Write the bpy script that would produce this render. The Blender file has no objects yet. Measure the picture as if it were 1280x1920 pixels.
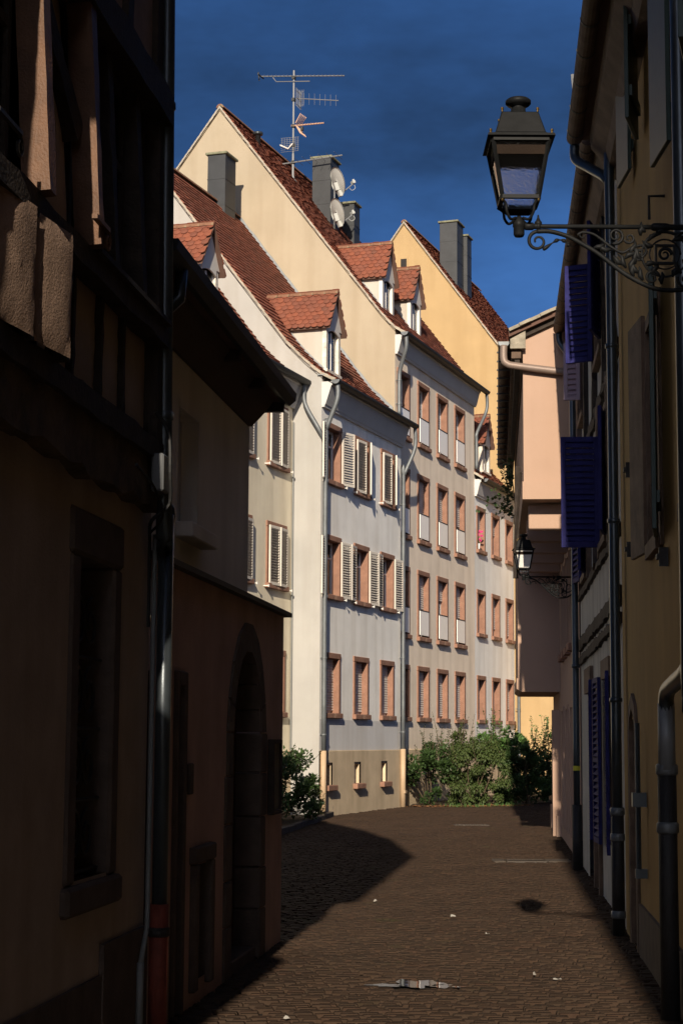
import bpy, bmesh, math, random
from mathutils import Vector, Matrix
random.seed(7)
R = math.radians
sc = bpy.context.scene
COL = sc.collection

# ------------------------------------------------------------------ camera
F_PX, CAM_H, Y_HOR, ROLL = 3400.0, 1.9, 1385.0, 0.006
PITCH = math.atan((Y_HOR - 960) / F_PX)
fwd = Vector((0, math.cos(PITCH), math.sin(PITCH)))
r0 = Vector((1, 0, 0)); u0 = r0.cross(fwd)
rt = math.cos(ROLL) * r0 + math.sin(ROLL) * u0
up = -math.sin(ROLL) * r0 + math.cos(ROLL) * u0
cam = bpy.data.cameras.new('camera')
cam.sensor_fit = 'VERTICAL'; cam.sensor_height = 24.0
cam.lens = F_PX / 1920 * 24.0
cam.clip_start = 0.1; cam.clip_end = 2000
camo = bpy.data.objects.new('camera', cam); COL.objects.link(camo)
m3 = Matrix((rt, up, -fwd)).transposed()
camo.matrix_world = Matrix.Translation((0, 0, CAM_H)) @ m3.to_4x4()
sc.camera = camo

# ------------------------------------------------------------------ light
SUN_EL, SUN_AZ = R(23.0), R(6.05)
L = Vector((math.cos(SUN_EL) * math.sin(SUN_AZ), math.cos(SUN_EL) * math.cos(SUN_AZ), -math.sin(SUN_EL)))
sun = bpy.data.lights.new('sun', 'SUN'); sun.energy = 5.0; sun.angle = R(0.5); sun.color = (1.0, 0.87, 0.70)
suno = bpy.data.objects.new('sun', sun); COL.objects.link(suno)
suno.rotation_euler = L.to_track_quat('-Z', 'Y').to_euler(); suno.location = (0, -20, 30)

world = bpy.data.worlds.new('World'); sc.world = world; world.use_nodes = True
wn, wl = world.node_tree.nodes, world.node_tree.links
bg = wn['Background']
sky = wn.new('ShaderNodeTexSky'); sky.sky_type = 'NISHITA'; sky.sun_disc = False
sky.sun_elevation = SUN_EL; sky.sun_rotation = math.pi + SUN_AZ
sky.altitude = 1500; sky.air_density = 0.5; sky.dust_density = 8.0; sky.ozone_density = 5.0
tc = wn.new('ShaderNodeTexCoord')
mp = wn.new('ShaderNodeMapping'); mp.inputs['Scale'].default_value = (1.0, 1.0, 2.6); mp.inputs['Location'].default_value = (3.3, 1.7, 0.9)
nz = wn.new('ShaderNodeTexNoise'); nz.inputs['Scale'].default_value = 1.3; nz.inputs['Detail'].default_value = 7; nz.inputs['Roughness'].default_value = 0.62
rp = wn.new('ShaderNodeValToRGB'); rp.color_ramp.elements[0].position = 0.44; rp.color_ramp.elements[0].color = (0, 0, 0, 1)
rp.color_ramp.elements[1].position = 0.66; rp.color_ramp.elements[1].color = (0.9, 0.9, 0.9, 1)
mx = wn.new('ShaderNodeMix'); mx.data_type = 'RGBA'
mx.inputs['B'].default_value = (0.125, 0.215, 0.41, 1)
wl.new(tc.outputs['Generated'], mp.inputs['Vector']); wl.new(mp.outputs[0], nz.inputs['Vector']); wl.new(nz.outputs[0], rp.inputs['Fac'])
wl.new(rp.outputs[0], mx.inputs['Factor']); wl.new(sky.outputs[0], mx.inputs['A']); hs = wn.new('ShaderNodeHueSaturation'); hs.inputs['Saturation'].default_value = 1.12
wl.new(mx.outputs['Result'], hs.inputs['Color']); wl.new(hs.outputs[0], bg.inputs['Color'])
bg.inputs['Strength'].default_value = 0.085

vs = sc.view_settings
vs.view_transform = 'Standard'; vs.look = 'None'; vs.gamma = 1; vs.use_curve_mapping = False; vs.exposure = 0.5
sc.cycles.max_bounces = 8

# ------------------------------------------------------------------ materials
MATS = {}
def mat(name, col, rough=0.85, var=0.12, scale=1.5, bump=0.15, bscale=70, metal=0.0, streak=0.0, rnd=None, spots=None, spec=0.3):
    if name in MATS: return MATS[name]
    m = bpy.data.materials.new(name); m.use_nodes = True
    n, l = m.node_tree.nodes, m.node_tree.links
    b = n['Principled BSDF']; b.inputs['Roughness'].default_value = rough; b.inputs['Metallic'].default_value = metal
    b.inputs['Specular IOR Level'].default_value = spec
    t = n.new('ShaderNodeTexCoord')
    no = n.new('ShaderNodeTexNoise'); no.inputs['Scale'].default_value = scale; no.inputs['Detail'].default_value = 9; no.inputs['Roughness'].default_value = 0.62
    l.new(t.outputs['Object'], no.inputs['Vector'])
    r = n.new('ShaderNodeValToRGB')
    lo = [c * (1 - var) for c in col]; hi = [min(1, c * (1 + var)) for c in col]
    r.color_ramp.elements[0].position = 0.3; r.color_ramp.elements[0].color = (*lo, 1)
    r.color_ramp.elements[1].position = 0.7; r.color_ramp.elements[1].color = (*hi, 1)
    l.new(no.outputs[0], r.inputs['Fac']); out = r.outputs['Color']
    if rnd:   # per-piece colour: (kind, [colours])
        src = n.new('ShaderNodeNewGeometry').outputs['Random Per Island'] if rnd[0] == 'island' else n.new('ShaderNodeObjectInfo').outputs['Random']
        rr = n.new('ShaderNodeValToRGB'); rr.color_ramp.interpolation = 'LINEAR'
        cs = rnd[1]
        while len(rr.color_ramp.elements) < len(cs): rr.color_ramp.elements.new(0.5)
        for i, c in enumerate(cs):
            rr.color_ramp.elements[i].position = i / (len(cs) - 1); rr.color_ramp.elements[i].color = (*c, 1)
        l.new(src, rr.inputs['Fac'])
        mm = n.new('ShaderNodeMix'); mm.data_type = 'RGBA'; mm.blend_type = 'MIX'; mm.inputs['Factor'].default_value = 0.5
        l.new(out, mm.inputs['A']); l.new(rr.outputs['Color'], mm.inputs['B']); out = mm.outputs['Result']
    if streak:
        mp2 = n.new('ShaderNodeMapping'); mp2.inputs['Scale'].default_value = (1.3, 1.3, 0.12); l.new(t.outputs['Object'], mp2.inputs['Vector'])
        n2 = n.new('ShaderNodeTexNoise'); n2.inputs['Scale'].default_value = 1.6; n2.inputs['Detail'].default_value = 6; l.new(mp2.outputs[0], n2.inputs['Vector'])
        r2 = n.new('ShaderNodeValToRGB'); r2.color_ramp.elements[0].position = 0.30; r2.color_ramp.elements[1].position = 0.55
        k = 1 - streak; r2.color_ramp.elements[0].color = (k, k * 0.98, k * 0.95, 1); r2.color_ramp.elements[1].color = (1, 1, 1, 1)
        l.new(n2.outputs[0], r2.inputs['Fac'])
        mm = n.new('ShaderNodeMix'); mm.data_type = 'RGBA'; mm.blend_type = 'MULTIPLY'; mm.inputs['Factor'].default_value = 1.0
        l.new(out, mm.inputs['A']); l.new(r2.outputs['Color'], mm.inputs['B']); out = mm.outputs['Result']
    if spots:  # (colour, threshold, scale)
        n3 = n.new('ShaderNodeTexNoise'); n3.inputs['Scale'].default_value = spots[2]; n3.inputs['Detail'].default_value = 8; n3.inputs['Roughness'].default_value = 0.7
        l.new(t.outputs['Object'], n3.inputs['Vector'])
        r3 = n.new('ShaderNodeValToRGB'); r3.color_ramp.elements[0].position = spots[1]; r3.color_ramp.elements[1].position = spots[1] + 0.1
        l.new(n3.outputs[0], r3.inputs['Fac'])
        mm = n.new('ShaderNodeMix'); mm.data_type = 'RGBA'; l.new(r3.outputs['Color'], mm.inputs['Factor'])
        l.new(out, mm.inputs['A']); mm.inputs['B'].default_value = (*spots[0], 1); out = mm.outputs['Result']
    l.new(out, b.inputs['Base Color'])
    if bump:
        nb = n.new('ShaderNodeTexNoise'); nb.inputs['Scale'].default_value = bscale; nb.inputs['Detail'].default_value = 6
        l.new(t.outputs['Object'], nb.inputs['Vector'])
        bp = n.new('ShaderNodeBump'); bp.inputs['Strength'].default_value = bump; bp.inputs['Distance'].default_value = 0.02
        l.new(nb.outputs[0], bp.inputs['Height']); l.new(bp.outputs[0], b.inputs['Normal'])
    MATS[name] = m
    return m

def glass_mat(name, tint, rough=0.03, frost=0.0):
    m = bpy.data.materials.new(name); m.use_nodes = True
    n, l = m.node_tree.nodes, m.node_tree.links
    n.remove(n['Principled BSDF']); o = n['Material Output']
    tr = n.new('ShaderNodeBsdfTransparent'); tr.inputs['Color'].default_value = (*tint, 1)
    base = tr.outputs[0]
    if frost:
        tl = n.new('ShaderNodeBsdfTranslucent'); tl.inputs['Color'].default_value = (0.75, 0.78, 0.8, 1)
        ms = n.new('ShaderNodeMixShader'); ms.inputs[0].default_value = frost
        nn = n.new('ShaderNodeTexNoise'); nn.inputs['Scale'].default_value = 90; nn.inputs['Detail'].default_value = 3
        t = n.new('ShaderNodeTexCoord'); l.new(t.outputs['Object'], nn.inputs['Vector'])
        bp = n.new('ShaderNodeBump'); bp.inputs['Strength'].default_value = 0.6; bp.inputs['Distance'].default_value = 0.02
        l.new(nn.outputs[0], bp.inputs['Height']); l.new(bp.outputs[0], tl.inputs['Normal'])
        rf = n.new('ShaderNodeBsdfRefraction'); rf.inputs['IOR'].default_value = 1.08; rf.inputs['Roughness'].default_value = 0.25
        rf.inputs['Color'].default_value = (*tint, 1); l.new(bp.outputs[0], rf.inputs['Normal'])
        l.new(rf.outputs[0], ms.inputs[1]); l.new(tl.outputs[0], ms.inputs[2]); base = ms.outputs[0]
    gl = n.new('ShaderNodeBsdfGlossy'); gl.inputs['Roughness'].default_value = rough
    fr = n.new('ShaderNodeFresnel'); fr.inputs['IOR'].default_value = 1.5
    mx_ = n.new('ShaderNodeMixShader'); l.new(fr.outputs[0], mx_.inputs[0]); l.new(base, mx_.inputs[1]); l.new(gl.outputs[0], mx_.inputs[2])
    l.new(mx_.outputs[0], o.inputs['Surface'])
    MATS[name] = m
    return m

TILE_COLS = [(0.15, 0.048, 0.028), (0.20, 0.058, 0.032), (0.25, 0.078, 0.04), (0.12, 0.046, 0.032), (0.18, 0.068, 0.045), (0.21, 0.064, 0.033), (0.085, 0.046, 0.035)]
SETT_COLS = [(0.030, 0.0185, 0.012), (0.037, 0.0225, 0.0145), (0.024, 0.0155, 0.011), (0.046, 0.0265, 0.016), (0.031, 0.0215, 0.0145), (0.041, 0.0215, 0.0135)]
M = dict(
    h0=mat('olive_beige_render', (0.8, 0.72, 0.55), var=0.085, scale=0.9, streak=0.17, bump=0.16, spots=((0.7, 0.63, 0.49), 0.60, 0.75)),
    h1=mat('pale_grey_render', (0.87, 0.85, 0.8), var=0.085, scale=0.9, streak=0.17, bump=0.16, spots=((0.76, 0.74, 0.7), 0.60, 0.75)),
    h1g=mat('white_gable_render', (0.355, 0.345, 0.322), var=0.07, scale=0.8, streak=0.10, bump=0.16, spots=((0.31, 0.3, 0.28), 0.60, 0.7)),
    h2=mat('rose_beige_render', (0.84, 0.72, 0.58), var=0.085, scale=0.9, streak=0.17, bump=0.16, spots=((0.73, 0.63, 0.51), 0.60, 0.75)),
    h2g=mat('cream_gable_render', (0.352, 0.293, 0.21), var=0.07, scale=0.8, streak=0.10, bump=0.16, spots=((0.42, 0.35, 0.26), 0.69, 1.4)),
    h3=mat('white_grey_render', (0.83, 0.82, 0.78), var=0.085, scale=0.9, streak=0.17, bump=0.16, spots=((0.73, 0.72, 0.69), 0.60, 0.75)),
    h4=mat('apricot_render', (0.395, 0.272, 0.135), var=0.07, scale=0.8, streak=0.10, bump=0.16, spots=((0.36, 0.245, 0.122), 0.60, 0.7)),
    plinth=mat('ochre_plinth_render', (0.58, 0.46, 0.31), var=0.12, streak=0.22, bump=0.3, spots=((0.25, 0.2, 0.15), 0.66, 1.6)),
    cornice=mat('grey_cornice_render', (0.50, 0.49, 0.47), var=0.06, bump=0.06),
    stone=mat('pink_sandstone', (0.245, 0.13, 0.088), var=0.22, scale=4, bump=0.3, spots=((0.50, 0.33, 0.22), 0.60, 2.3)),
    tile=mat('roof_tile_clay', (0.19, 0.062, 0.036), var=0.35, scale=2.2, bump=0.25, rnd=('island', TILE_COLS), spots=((0.10, 0.075, 0.05), 0.60, 1.3)),
    tile1=mat('dormer_tile_clay', (0.19, 0.064, 0.037), var=0.35, scale=9, bump=0.3, rnd=('object', TILE_COLS), spots=((0.13, 0.11, 0.07), 0.62, 5)),
    underlay=mat('roof_underside', (0.10, 0.055, 0.04), var=0.2),
    ridge=mat('ridge_tile_clay', (0.20, 0.10, 0.06), var=0.35, scale=6, bump=0.3, spots=((0.20, 0.18, 0.11), 0.52, 5)),
    verge=mat('verge_mortar', (0.34, 0.3, 0.24), var=0.25, scale=5, bump=0.5),
    lead=mat('lead_flashing', (0.22, 0.24, 0.25), rough=0.55, var=0.2, scale=4, bump=0.15),
    zinc=mat('zinc_pipe', (0.13, 0.14, 0.145), rough=0.5, var=0.2, scale=5, bump=0.08, metal=0.35),
    gutter=mat('weathered_gutter', (0.035, 0.036, 0.034), rough=0.6, var=0.3, scale=4, bump=0.1),
    darkpipe=mat('dark_steel_pipe', (0.05, 0.06, 0.068), rough=0.33, var=0.2, scale=4, bump=0.05, metal=0.5, spec=0.5),
    iron=mat('cast_iron_sleeve', (0.02, 0.018, 0.017), rough=0.6, var=0.3, scale=8, bump=0.3),
    rust=mat('rusty_sleeve', (0.14, 0.03, 0.018), rough=0.7, var=0.4, scale=8, bump=0.3),
    tanpipe=mat('tan_painted_pipe', (0.42, 0.3, 0.19), rough=0.5, var=0.1, bump=0.05),
    slate=mat('slate_cladding', (0.034, 0.036, 0.038), rough=0.5, var=0.18, scale=2, bump=0.08),
    concrete=mat('mossy_cap', (0.17, 0.17, 0.11), var=0.35, scale=6, bump=0.4),
    white=mat('white_paint', (0.62, 0.59, 0.54), rough=0.5, var=0.05, bump=0.05),
    cheek=mat('dormer_cheek_render', (0.44, 0.4, 0.345), var=0.06, bump=0.1, streak=0.08),
    peel=mat('peeling_paint', (0.60, 0.55, 0.47), var=0.3, scale=9, bump=0.3, spots=((0.28, 0.22, 0.16), 0.60, 8)),
    shutter=mat('cream_shutter_paint', (0.58, 0.53, 0.455), rough=0.5, var=0.08, bump=0.05),
    louvre=mat('greyed_louvre_paint', (0.42, 0.38, 0.33), rough=0.6, var=0.1, bump=0.05),
    panel=mat('white_guard_panel', (0.9, 0.87, 0.82), rough=0.35, var=0.03, bump=0.0),
    blind=mat('roller_blind_slats', (0.56, 0.53, 0.49), rough=0.5, var=0.06, bump=0.0),
    curtain=mat('net_curtain', (0.62, 0.62, 0.60), rough=0.9, var=0.15, scale=8, bump=0.0),
    room=mat('dark_room', (0.025, 0.022, 0.02), bump=0.0),
    frame=mat('window_frame_paint', (0.72, 0.70, 0.66), rough=0.45, var=0.05, bump=0.02),
    glass=glass_mat('window_glass', (0.85, 0.88, 0.88)),
    lglass=glass_mat('lantern_glass', (0.76, 0.85, 0.95), rough=0.12, frost=0.10),
    litglass=mat('sunlit_lantern_glass', (0.62, 0.60, 0.56), rough=0.25, var=0.12, scale=14, bump=0.05, spec=0.5),  # pale opaque colour stands in for sun shining on the far lantern's glass
    black=mat('black_lantern_paint', (0.009, 0.0095, 0.010), rough=0.5, var=0.3, scale=12, bump=0.02, spec=0.09),
    brass=mat('brass_screw', (0.50, 0.33, 0.12), rough=0.3, metal=1.0, bump=0.0),
    darkred=mat('dull_red_render', (0.36, 0.285, 0.23), var=0.16, scale=2.0, bump=0.35, bscale=45, streak=0.2),
    oldplaster=mat('pinkish_rough_plaster', (0.27, 0.18, 0.13), var=0.25, scale=5, bump=0.28, bscale=80, streak=0.35),
    timber=mat('blackened_oak', (0.035, 0.026, 0.020), var=0.5, scale=6, bump=0.6, bscale=40),
    oak=mat('brown_oak', (0.105, 0.052, 0.027), rough=0.6, var=0.3, scale=7, bump=0.3),
    beam=mat('worn_bressummer', (0.085, 0.06, 0.038), var=0.6, scale=5, bump=0.9, bscale=25),
    darkstone=mat('dark_sandstone', (0.085, 0.062, 0.05), var=0.3, scale=5, bump=0.4),
    greywall=mat('grey_green_render', (0.78, 0.735, 0.66), var=0.1, scale=1.2, bump=0.2, streak=0.15),
    pinkwall=mat('terracotta_render', (0.44, 0.295, 0.25), var=0.18, scale=1.7, bump=0.35, streak=0.18),
    doorwood=mat('dark_brown_door', (0.05, 0.022, 0.014), rough=0.5, var=0.3, scale=5, bump=0.2),
    yellow=mat('ochre_yellow_render', (0.37, 0.225, 0.06), var=0.12, scale=1.3, bump=0.25, streak=0.14, spots=((0.12, 0.08, 0.03), 0.72, 2.0)),
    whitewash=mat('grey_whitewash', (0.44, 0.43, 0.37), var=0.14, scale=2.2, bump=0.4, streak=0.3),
    pink=mat('peach_render', (0.38, 0.255, 0.185), var=0.05, scale=1.2, bump=0.12, streak=0.05),
    blue=mat('ultramarine_paint', (0.02, 0.02, 0.095), rough=0.75, var=0.35, scale=6, bump=0.25, spec=0.15, spots=((0.05, 0.045, 0.06), 0.66, 9)),
    green=mat('dark_green_paint', (0.025, 0.045, 0.04), rough=0.5, var=0.2, scale=5, bump=0.1),
    lilac=mat('lilac_door_paint', (0.30, 0.215, 0.255), rough=0.6, var=0.12, bump=0.1),
    brownwood=mat('weathered_brown_wood', (0.13, 0.085, 0.058), rough=0.8, var=0.4, scale=4, bump=0.5),
    greywood=mat('silvered_wood', (0.26, 0.23, 0.175), rough=0.8, var=0.35, scale=8, bump=0.5),
    steel=mat('galvanised_steel', (0.17, 0.175, 0.18), rough=0.5, metal=0.15, var=0.12, bump=0.02),
    copperbar=mat('copper_tinted_aluminium', (0.78, 0.50, 0.33), rough=0.4, metal=0.5, var=0.1, bump=0.02),
    dish=mat('dish_grey_paint', (0.4, 0.41, 0.385), rough=0.5, var=0.05, bump=0.02),
    street=mat('joint_sand', (0.024, 0.016, 0.0105), var=0.3, scale=3, bump=0.4),
    sett=mat('brown_sett', (0.034, 0.0215, 0.014), rough=0.85, var=0.4, scale=1.2, bump=0.35, bscale=55, spec=0.12, rnd=('island', SETT_COLS), spots=((0.028, 0.026, 0.011), 0.60, 0.8)),
    sett1=mat('brown_sett_near', (0.034, 0.0215, 0.014), rough=0.85, var=0.4, scale=12, bump=0.35, bscale=55, spec=0.12, rnd=('object', SETT_COLS)),
    slab=mat('gutter_slab', (0.062, 0.048, 0.036), var=0.25, scale=5, bump=0.4),
    grate=mat('iron_grate', (0.05, 0.04, 0.032), rough=0.5, var=0.3, metal=0.3, bump=0.2),
    soil=mat('leaf_litter_soil', (0.055, 0.036, 0.020), var=0.5, scale=14, bump=0.8),
    paper=mat('crumpled_paper', (0.26, 0.245, 0.22), var=0.1, bump=0.3),
    litter=mat('dry_leaf', (0.17, 0.075, 0.03), var=0.4, rnd=('island', [(0.20, 0.08, 0.03), (0.12, 0.06, 0.03), (0.26, 0.14, 0.05)])),
    leafdark=mat('dark_glossy_leaf', (0.030, 0.055, 0.016), rough=0.5, var=0.3, bump=0, rnd=('island', [(0.022, 0.045, 0.014), (0.045, 0.080, 0.020), (0.030, 0.058, 0.018)])),
    leafmid=mat('mid_green_leaf', (0.042, 0.064, 0.017), rough=0.55, var=0.3, bump=0, spec=0.2, rnd=('island', [(0.030, 0.052, 0.014), (0.062, 0.084, 0.023), (0.045, 0.068, 0.019), (0.085, 0.090, 0.03)])),
    leafbright=mat('fresh_green_leaf', (0.06, 0.12, 0.03), rough=0.5, var=0.3, bump=0, rnd=('island', [(0.045, 0.10, 0.025), (0.08, 0.15, 0.04), (0.05, 0.09, 0.022)])),
    stem=mat('brown_stem', (0.07, 0.05, 0.03), var=0.3),
    bloom=mat('pink_bloom', (0.65, 0.06, 0.22), var=0.3, bump=0),
    pot=mat('white_pot', (0.7, 0.7, 0.68), bump=0),
    plastic=mat('grey_plastic_box', (0.11, 0.115, 0.12), rough=0.5, var=0.05, bump=0.02),
    pvc=mat('pale_plastic_tube', (0.16, 0.165, 0.16), rough=0.5, var=0.08, bump=0.02),
    cable=mat('black_cable', (0.012, 0.012, 0.012), rough=0.6, bump=0),
    yellowcap=mat('yellow_sticker', (0.55, 0.5, 0.05), bump=0),
)
# water
wm = bpy.data.materials.new('puddle_water'); wm.use_nodes = True
wb = wm.node_tree.nodes['Principled BSDF']; wb.inputs['Base Color'].default_value = (0.018, 0.014, 0.011, 1); wb.inputs['Roughness'].default_value = 0.02
wb.inputs['IOR'].default_value = 1.33; wb.inputs['Specular IOR Level'].default_value = 0.32
wnz = wm.node_tree.nodes.new('ShaderNodeTexNoise'); wnz.inputs['Scale'].default_value = 5
wbp = wm.node_tree.nodes.new('ShaderNodeBump'); wbp.inputs['Strength'].default_value = 0.02; wbp.inputs['Distance'].default_value = 0.01
wm.node_tree.links.new(wnz.outputs[0], wbp.inputs['Height']); wm.node_tree.links.new(wbp.outputs[0], wb.inputs['Normal'])
M['water'] = wm

# ------------------------------------------------------------------ mesh builder
class MB:
    def __init__(s): s.v = []; s.f = []
    def pts(s, P):
        i = len(s.v); s.v += [tuple(p) for p in P]; return list(range(i, i + len(P)))
    def poly(s, P): s.f.append(s.pts(P)); return s
    def box(s, x0, x1, y0, y1, z0, z1):
        if x0 > x1: x0, x1 = x1, x0
        if y0 > y1: y0, y1 = y1, y0
        if z0 > z1: z0, z1 = z1, z0
        i = s.pts([(x0, y0, z0), (x1, y0, z0), (x1, y1, z0), (x0, y1, z0), (x0, y0, z1), (x1, y0, z1), (x1, y1, z1), (x0, y1, z1)])
        for q in ((3, 2, 1, 0), (4, 5, 6, 7), (0, 1, 5, 4), (1, 2, 6, 5), (2, 3, 7, 6), (3, 0, 4, 7)): s.f.append([i[k] for k in q])
        return s
    def obox(s, c, ax, ay, az):   # oriented box, centre and half axes
        c, ax, ay, az = Vector(c), Vector(ax), Vector(ay), Vector(az)
        P = [c + ax * a + ay * b + az * d for d in (-1, 1) for (a, b) in ((-1, -1), (1, -1), (1, 1), (-1, 1))]
        i = s.pts(P)
        for q in ((3, 2, 1, 0), (4, 5, 6, 7), (0, 1, 5, 4), (1, 2, 6, 5), (2, 3, 7, 6), (3, 0, 4, 7)): s.f.append([i[k] for k in q])
        return s
    def prism(s, poly, axis, a0, a1):   # poly in the other two axes (cyclic order kept simple)
        def P(p, a): return {'x': (a, p[0], p[1]), 'y': (p[0], a, p[1]), 'z': (p[0], p[1], a)}[axis]
        n = len(poly); A = s.pts([P(p, a0) for p in poly]); B = s.pts([P(p, a1) for p in poly])
        s.f.append(A[::-1]); s.f.append(B)
        for k in range(n): s.f.append([A[k], A[(k + 1) % n], B[(k + 1) % n], B[k]])
        return s
    def tube(s, path, r, n=10, caps=True):
        path = [Vector(p) for p in path]; m = len(path)
        rs = r if isinstance(r, (list, tuple)) else [r] * m
        rings = []; prev = None
        for i, p in enumerate(path):
            t = (path[min(i + 1, m - 1)] - path[max(i - 1, 0)]).normalized()
            if prev is None:
                a = Vector((0, 0, 1)) if abs(t.z) < 0.9 else Vector((0, 1, 0))
                u = t.cross(a).normalized()
            else:
                u = (prev - t * prev.dot(t)).normalized()
            prev = u; w = t.cross(u)
            rings.append(s.pts([p + (u * math.cos(2 * math.pi * k / n) + w * math.sin(2 * math.pi * k / n)) * rs[i] for k in range(n)]))
        for a, b in zip(rings, rings[1:]):
            for k in range(n): s.f.append([a[k], a[(k + 1) % n], b[(k + 1) % n], b[k]])
        if caps: s.f.append(rings[0][::-1]); s.f.append(rings[-1])
        return s
    def lathe(s, prof, c=(0, 0, 0), n=16, axis='z'):
        rings = []
        for r, h in prof:
            P = []
            for k in range(n):
                a = 2 * math.pi * k / n; x, y = r * math.cos(a), r * math.sin(a)
                P.append((c[0] + x, c[1] + y, c[2] + h) if axis == 'z' else ((c[0] + h, c[1] + x, c[2] + y) if axis == 'x' else (c[0] + x, c[1] + h, c[2] + y)))
            rings.append(s.pts(P))
        for a, b in zip(rings, rings[1:]):
            for k in range(n): s.f.append([a[k], a[(k + 1) % n], b[(k + 1) % n], b[k]])
        s.f.append(rings[0][::-1]); s.f.append(rings[-1])
        return s
    def frustum(s, c, h0, h1, z0, z1, open_=False):
        a = s.pts([(c[0] + i * h0, c[1] + j * h0, z0) for i, j in ((-1, -1), (1, -1), (1, 1), (-1, 1))])
        b = s.pts([(c[0] + i * h1, c[1] + j * h1, z1) for i, j in ((-1, -1), (1, -1), (1, 1), (-1, 1))])
        for k in range(4): s.f.append([a[k], a[(k + 1) % 4], b[(k + 1) % 4], b[k]])
        if not open_: s.f.append(a[::-1]); s.f.append(b)
        return s
    def sheet(s, x0, x1, z0, z1, y, holes=()):   # wall sheet facing -y with rectangular holes
        xs = sorted({x0, x1, *[min(max(h[k], x0), x1) for h in holes for k in (0, 1)]})
        zs = sorted({z0, z1, *[min(max(h[k], z0), z1) for h in holes for k in (2, 3)]})
        ix = {}
        for a in xs:
            for b in zs: ix[a, b] = len(s.v); s.v.append((a, y, b))
        for a0, a1 in zip(xs, xs[1:]):
            for b0, b1 in zip(zs, zs[1:]):
                cx, cz = (a0 + a1) / 2, (b0 + b1) / 2
                if any(h[0] < cx < h[1] and h[2] < cz < h[3] for h in holes): continue
                s.f.append([ix[a0, b0], ix[a1, b0], ix[a1, b1], ix[a0, b1]])
        return s
    def mesh(s, name, material, off=(0, 0, 0), smooth=False, bevel=0.0):
        me = bpy.data.meshes.new(name)
        me.from_pydata([(v[0] - off[0], v[1] - off[1], v[2] - off[2]) for v in s.v], [], s.f)
        if bevel:
            bm = bmesh.new(); bm.from_mesh(me)
            bmesh.ops.recalc_face_normals(bm, faces=bm.faces)
            bmesh.ops.bevel(bm, geom=[e for e in bm.edges if e.is_manifold and e.calc_face_angle(0) > 0.5], offset=bevel, segments=1, affect='EDGES', profile=0.5)
            bm.to_mesh(me); bm.free()
        if smooth:
            me.polygons.foreach_set('use_smooth', [True] * len(me.polygons))
        me.materials.append(M[material] if isinstance(material, str) else material)
        me.update()
        return me

OFF = {}
class Frame:
    def __init__(s, o, xd):
        s.o = Vector((o[0], o[1], 0)); x = Vector((xd[0], xd[1], 0)).normalized(); s.ang = math.atan2(x.y, x.x)
        s.mat = Matrix.Translation(s.o) @ Matrix.Rotation(s.ang, 4, 'Z')
    def w(s, p): return s.mat @ Vector(p)
WORLD = Frame((0, 0), (1, 0))

def tag(o, label=None, cat=None, group=None, kind=None):
    if label: o['label'] = label
    if cat: o['category'] = cat
    if group: o['group'] = group
    if kind: o['kind'] = kind
    return o
def thing(name, label, cat, frame, p, group=None):
    o = bpy.data.objects.new(name, None); COL.objects.link(o); o.empty_display_size = 0.2
    o.location = frame.w(p); o.rotation_euler = (0, 0, frame.ang)
    OFF[o] = Vector(p); return tag(o, label, cat, group)
def part(name, mb, material, parent, smooth=False, bevel=0.0, kind=None):
    me = mb.mesh(name, material, OFF[parent], smooth, bevel)
    o = bpy.data.objects.new(name, me); COL.objects.link(o); o.parent = parent; OFF[o] = OFF[parent]
    if kind: o['kind'] = kind
    return o
def inst(name, me, parent, p, rotz=0.0, kind=None):
    o = bpy.data.objects.new(name, me); COL.objects.link(o); o.parent = parent
    o.location = Vector(p) - OFF[parent]; o.rotation_euler = (0, 0, rotz); OFF[o] = Vector(p)
    if kind: o['kind'] = kind
    return o
def sub(name, me, parent, kind=None):        # shares the part's own coordinates
    o = bpy.data.objects.new(name, me); COL.objects.link(o); o.parent = parent; OFF[o] = OFF[parent]
    if kind: o['kind'] = kind
    return o
def single(name, mb, material, label, cat, frame=WORLD, p=(0, 0, 0), group=None, kind=None, smooth=False, bevel=0.0):
    me = mb.mesh(name, material, p, smooth, bevel)
    o = bpy.data.objects.new(name, me); COL.objects.link(o); o.location = frame.w(p); o.rotation_euler = (0, 0, frame.ang)
    OFF[o] = Vector(p); return tag(o, label, cat, group, kind)
CACHE = {}
def cached(key, fn):
    if key not in CACHE: CACHE[key] = fn()
    return CACHE[key]

def arc(c, r, a0, a1, n, plane='xz', y=0.0):
    out = []
    for k in range(n + 1):
        a = a0 + (a1 - a0) * k / n
        out.append((c[0] + r * math.cos(a), y, c[1] + r * math.sin(a)))
    return out
def spiral(c, r0_, r1_, a0, a1, n, y=0.0):
    return [(c[0] + (r0_ + (r1_ - r0_) * k / n) * math.cos(a0 + (a1 - a0) * k / n), y, c[1] + (r0_ + (r1_ - r0_) * k / n) * math.sin(a0 + (a1 - a0) * k / n)) for k in range(n + 1)]
def smooth_path(P, n=6):
    P = [Vector(p) for p in P]; out = []
    for i in range(len(P) - 1):
        p0, p1, p2, p3 = P[max(i - 1, 0)], P[i], P[i + 1], P[min(i + 2, len(P) - 1)]
        for k in range(n):
            t = k / n
            out.append(0.5 * ((2 * p1) + (p2 - p0) * t + (2 * p0 - 5 * p1 + 4 * p2 - p3) * t * t + (3 * p1 - p0 - 3 * p2 + p3) * t ** 3))
    out.append(P[-1]); return out

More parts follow.
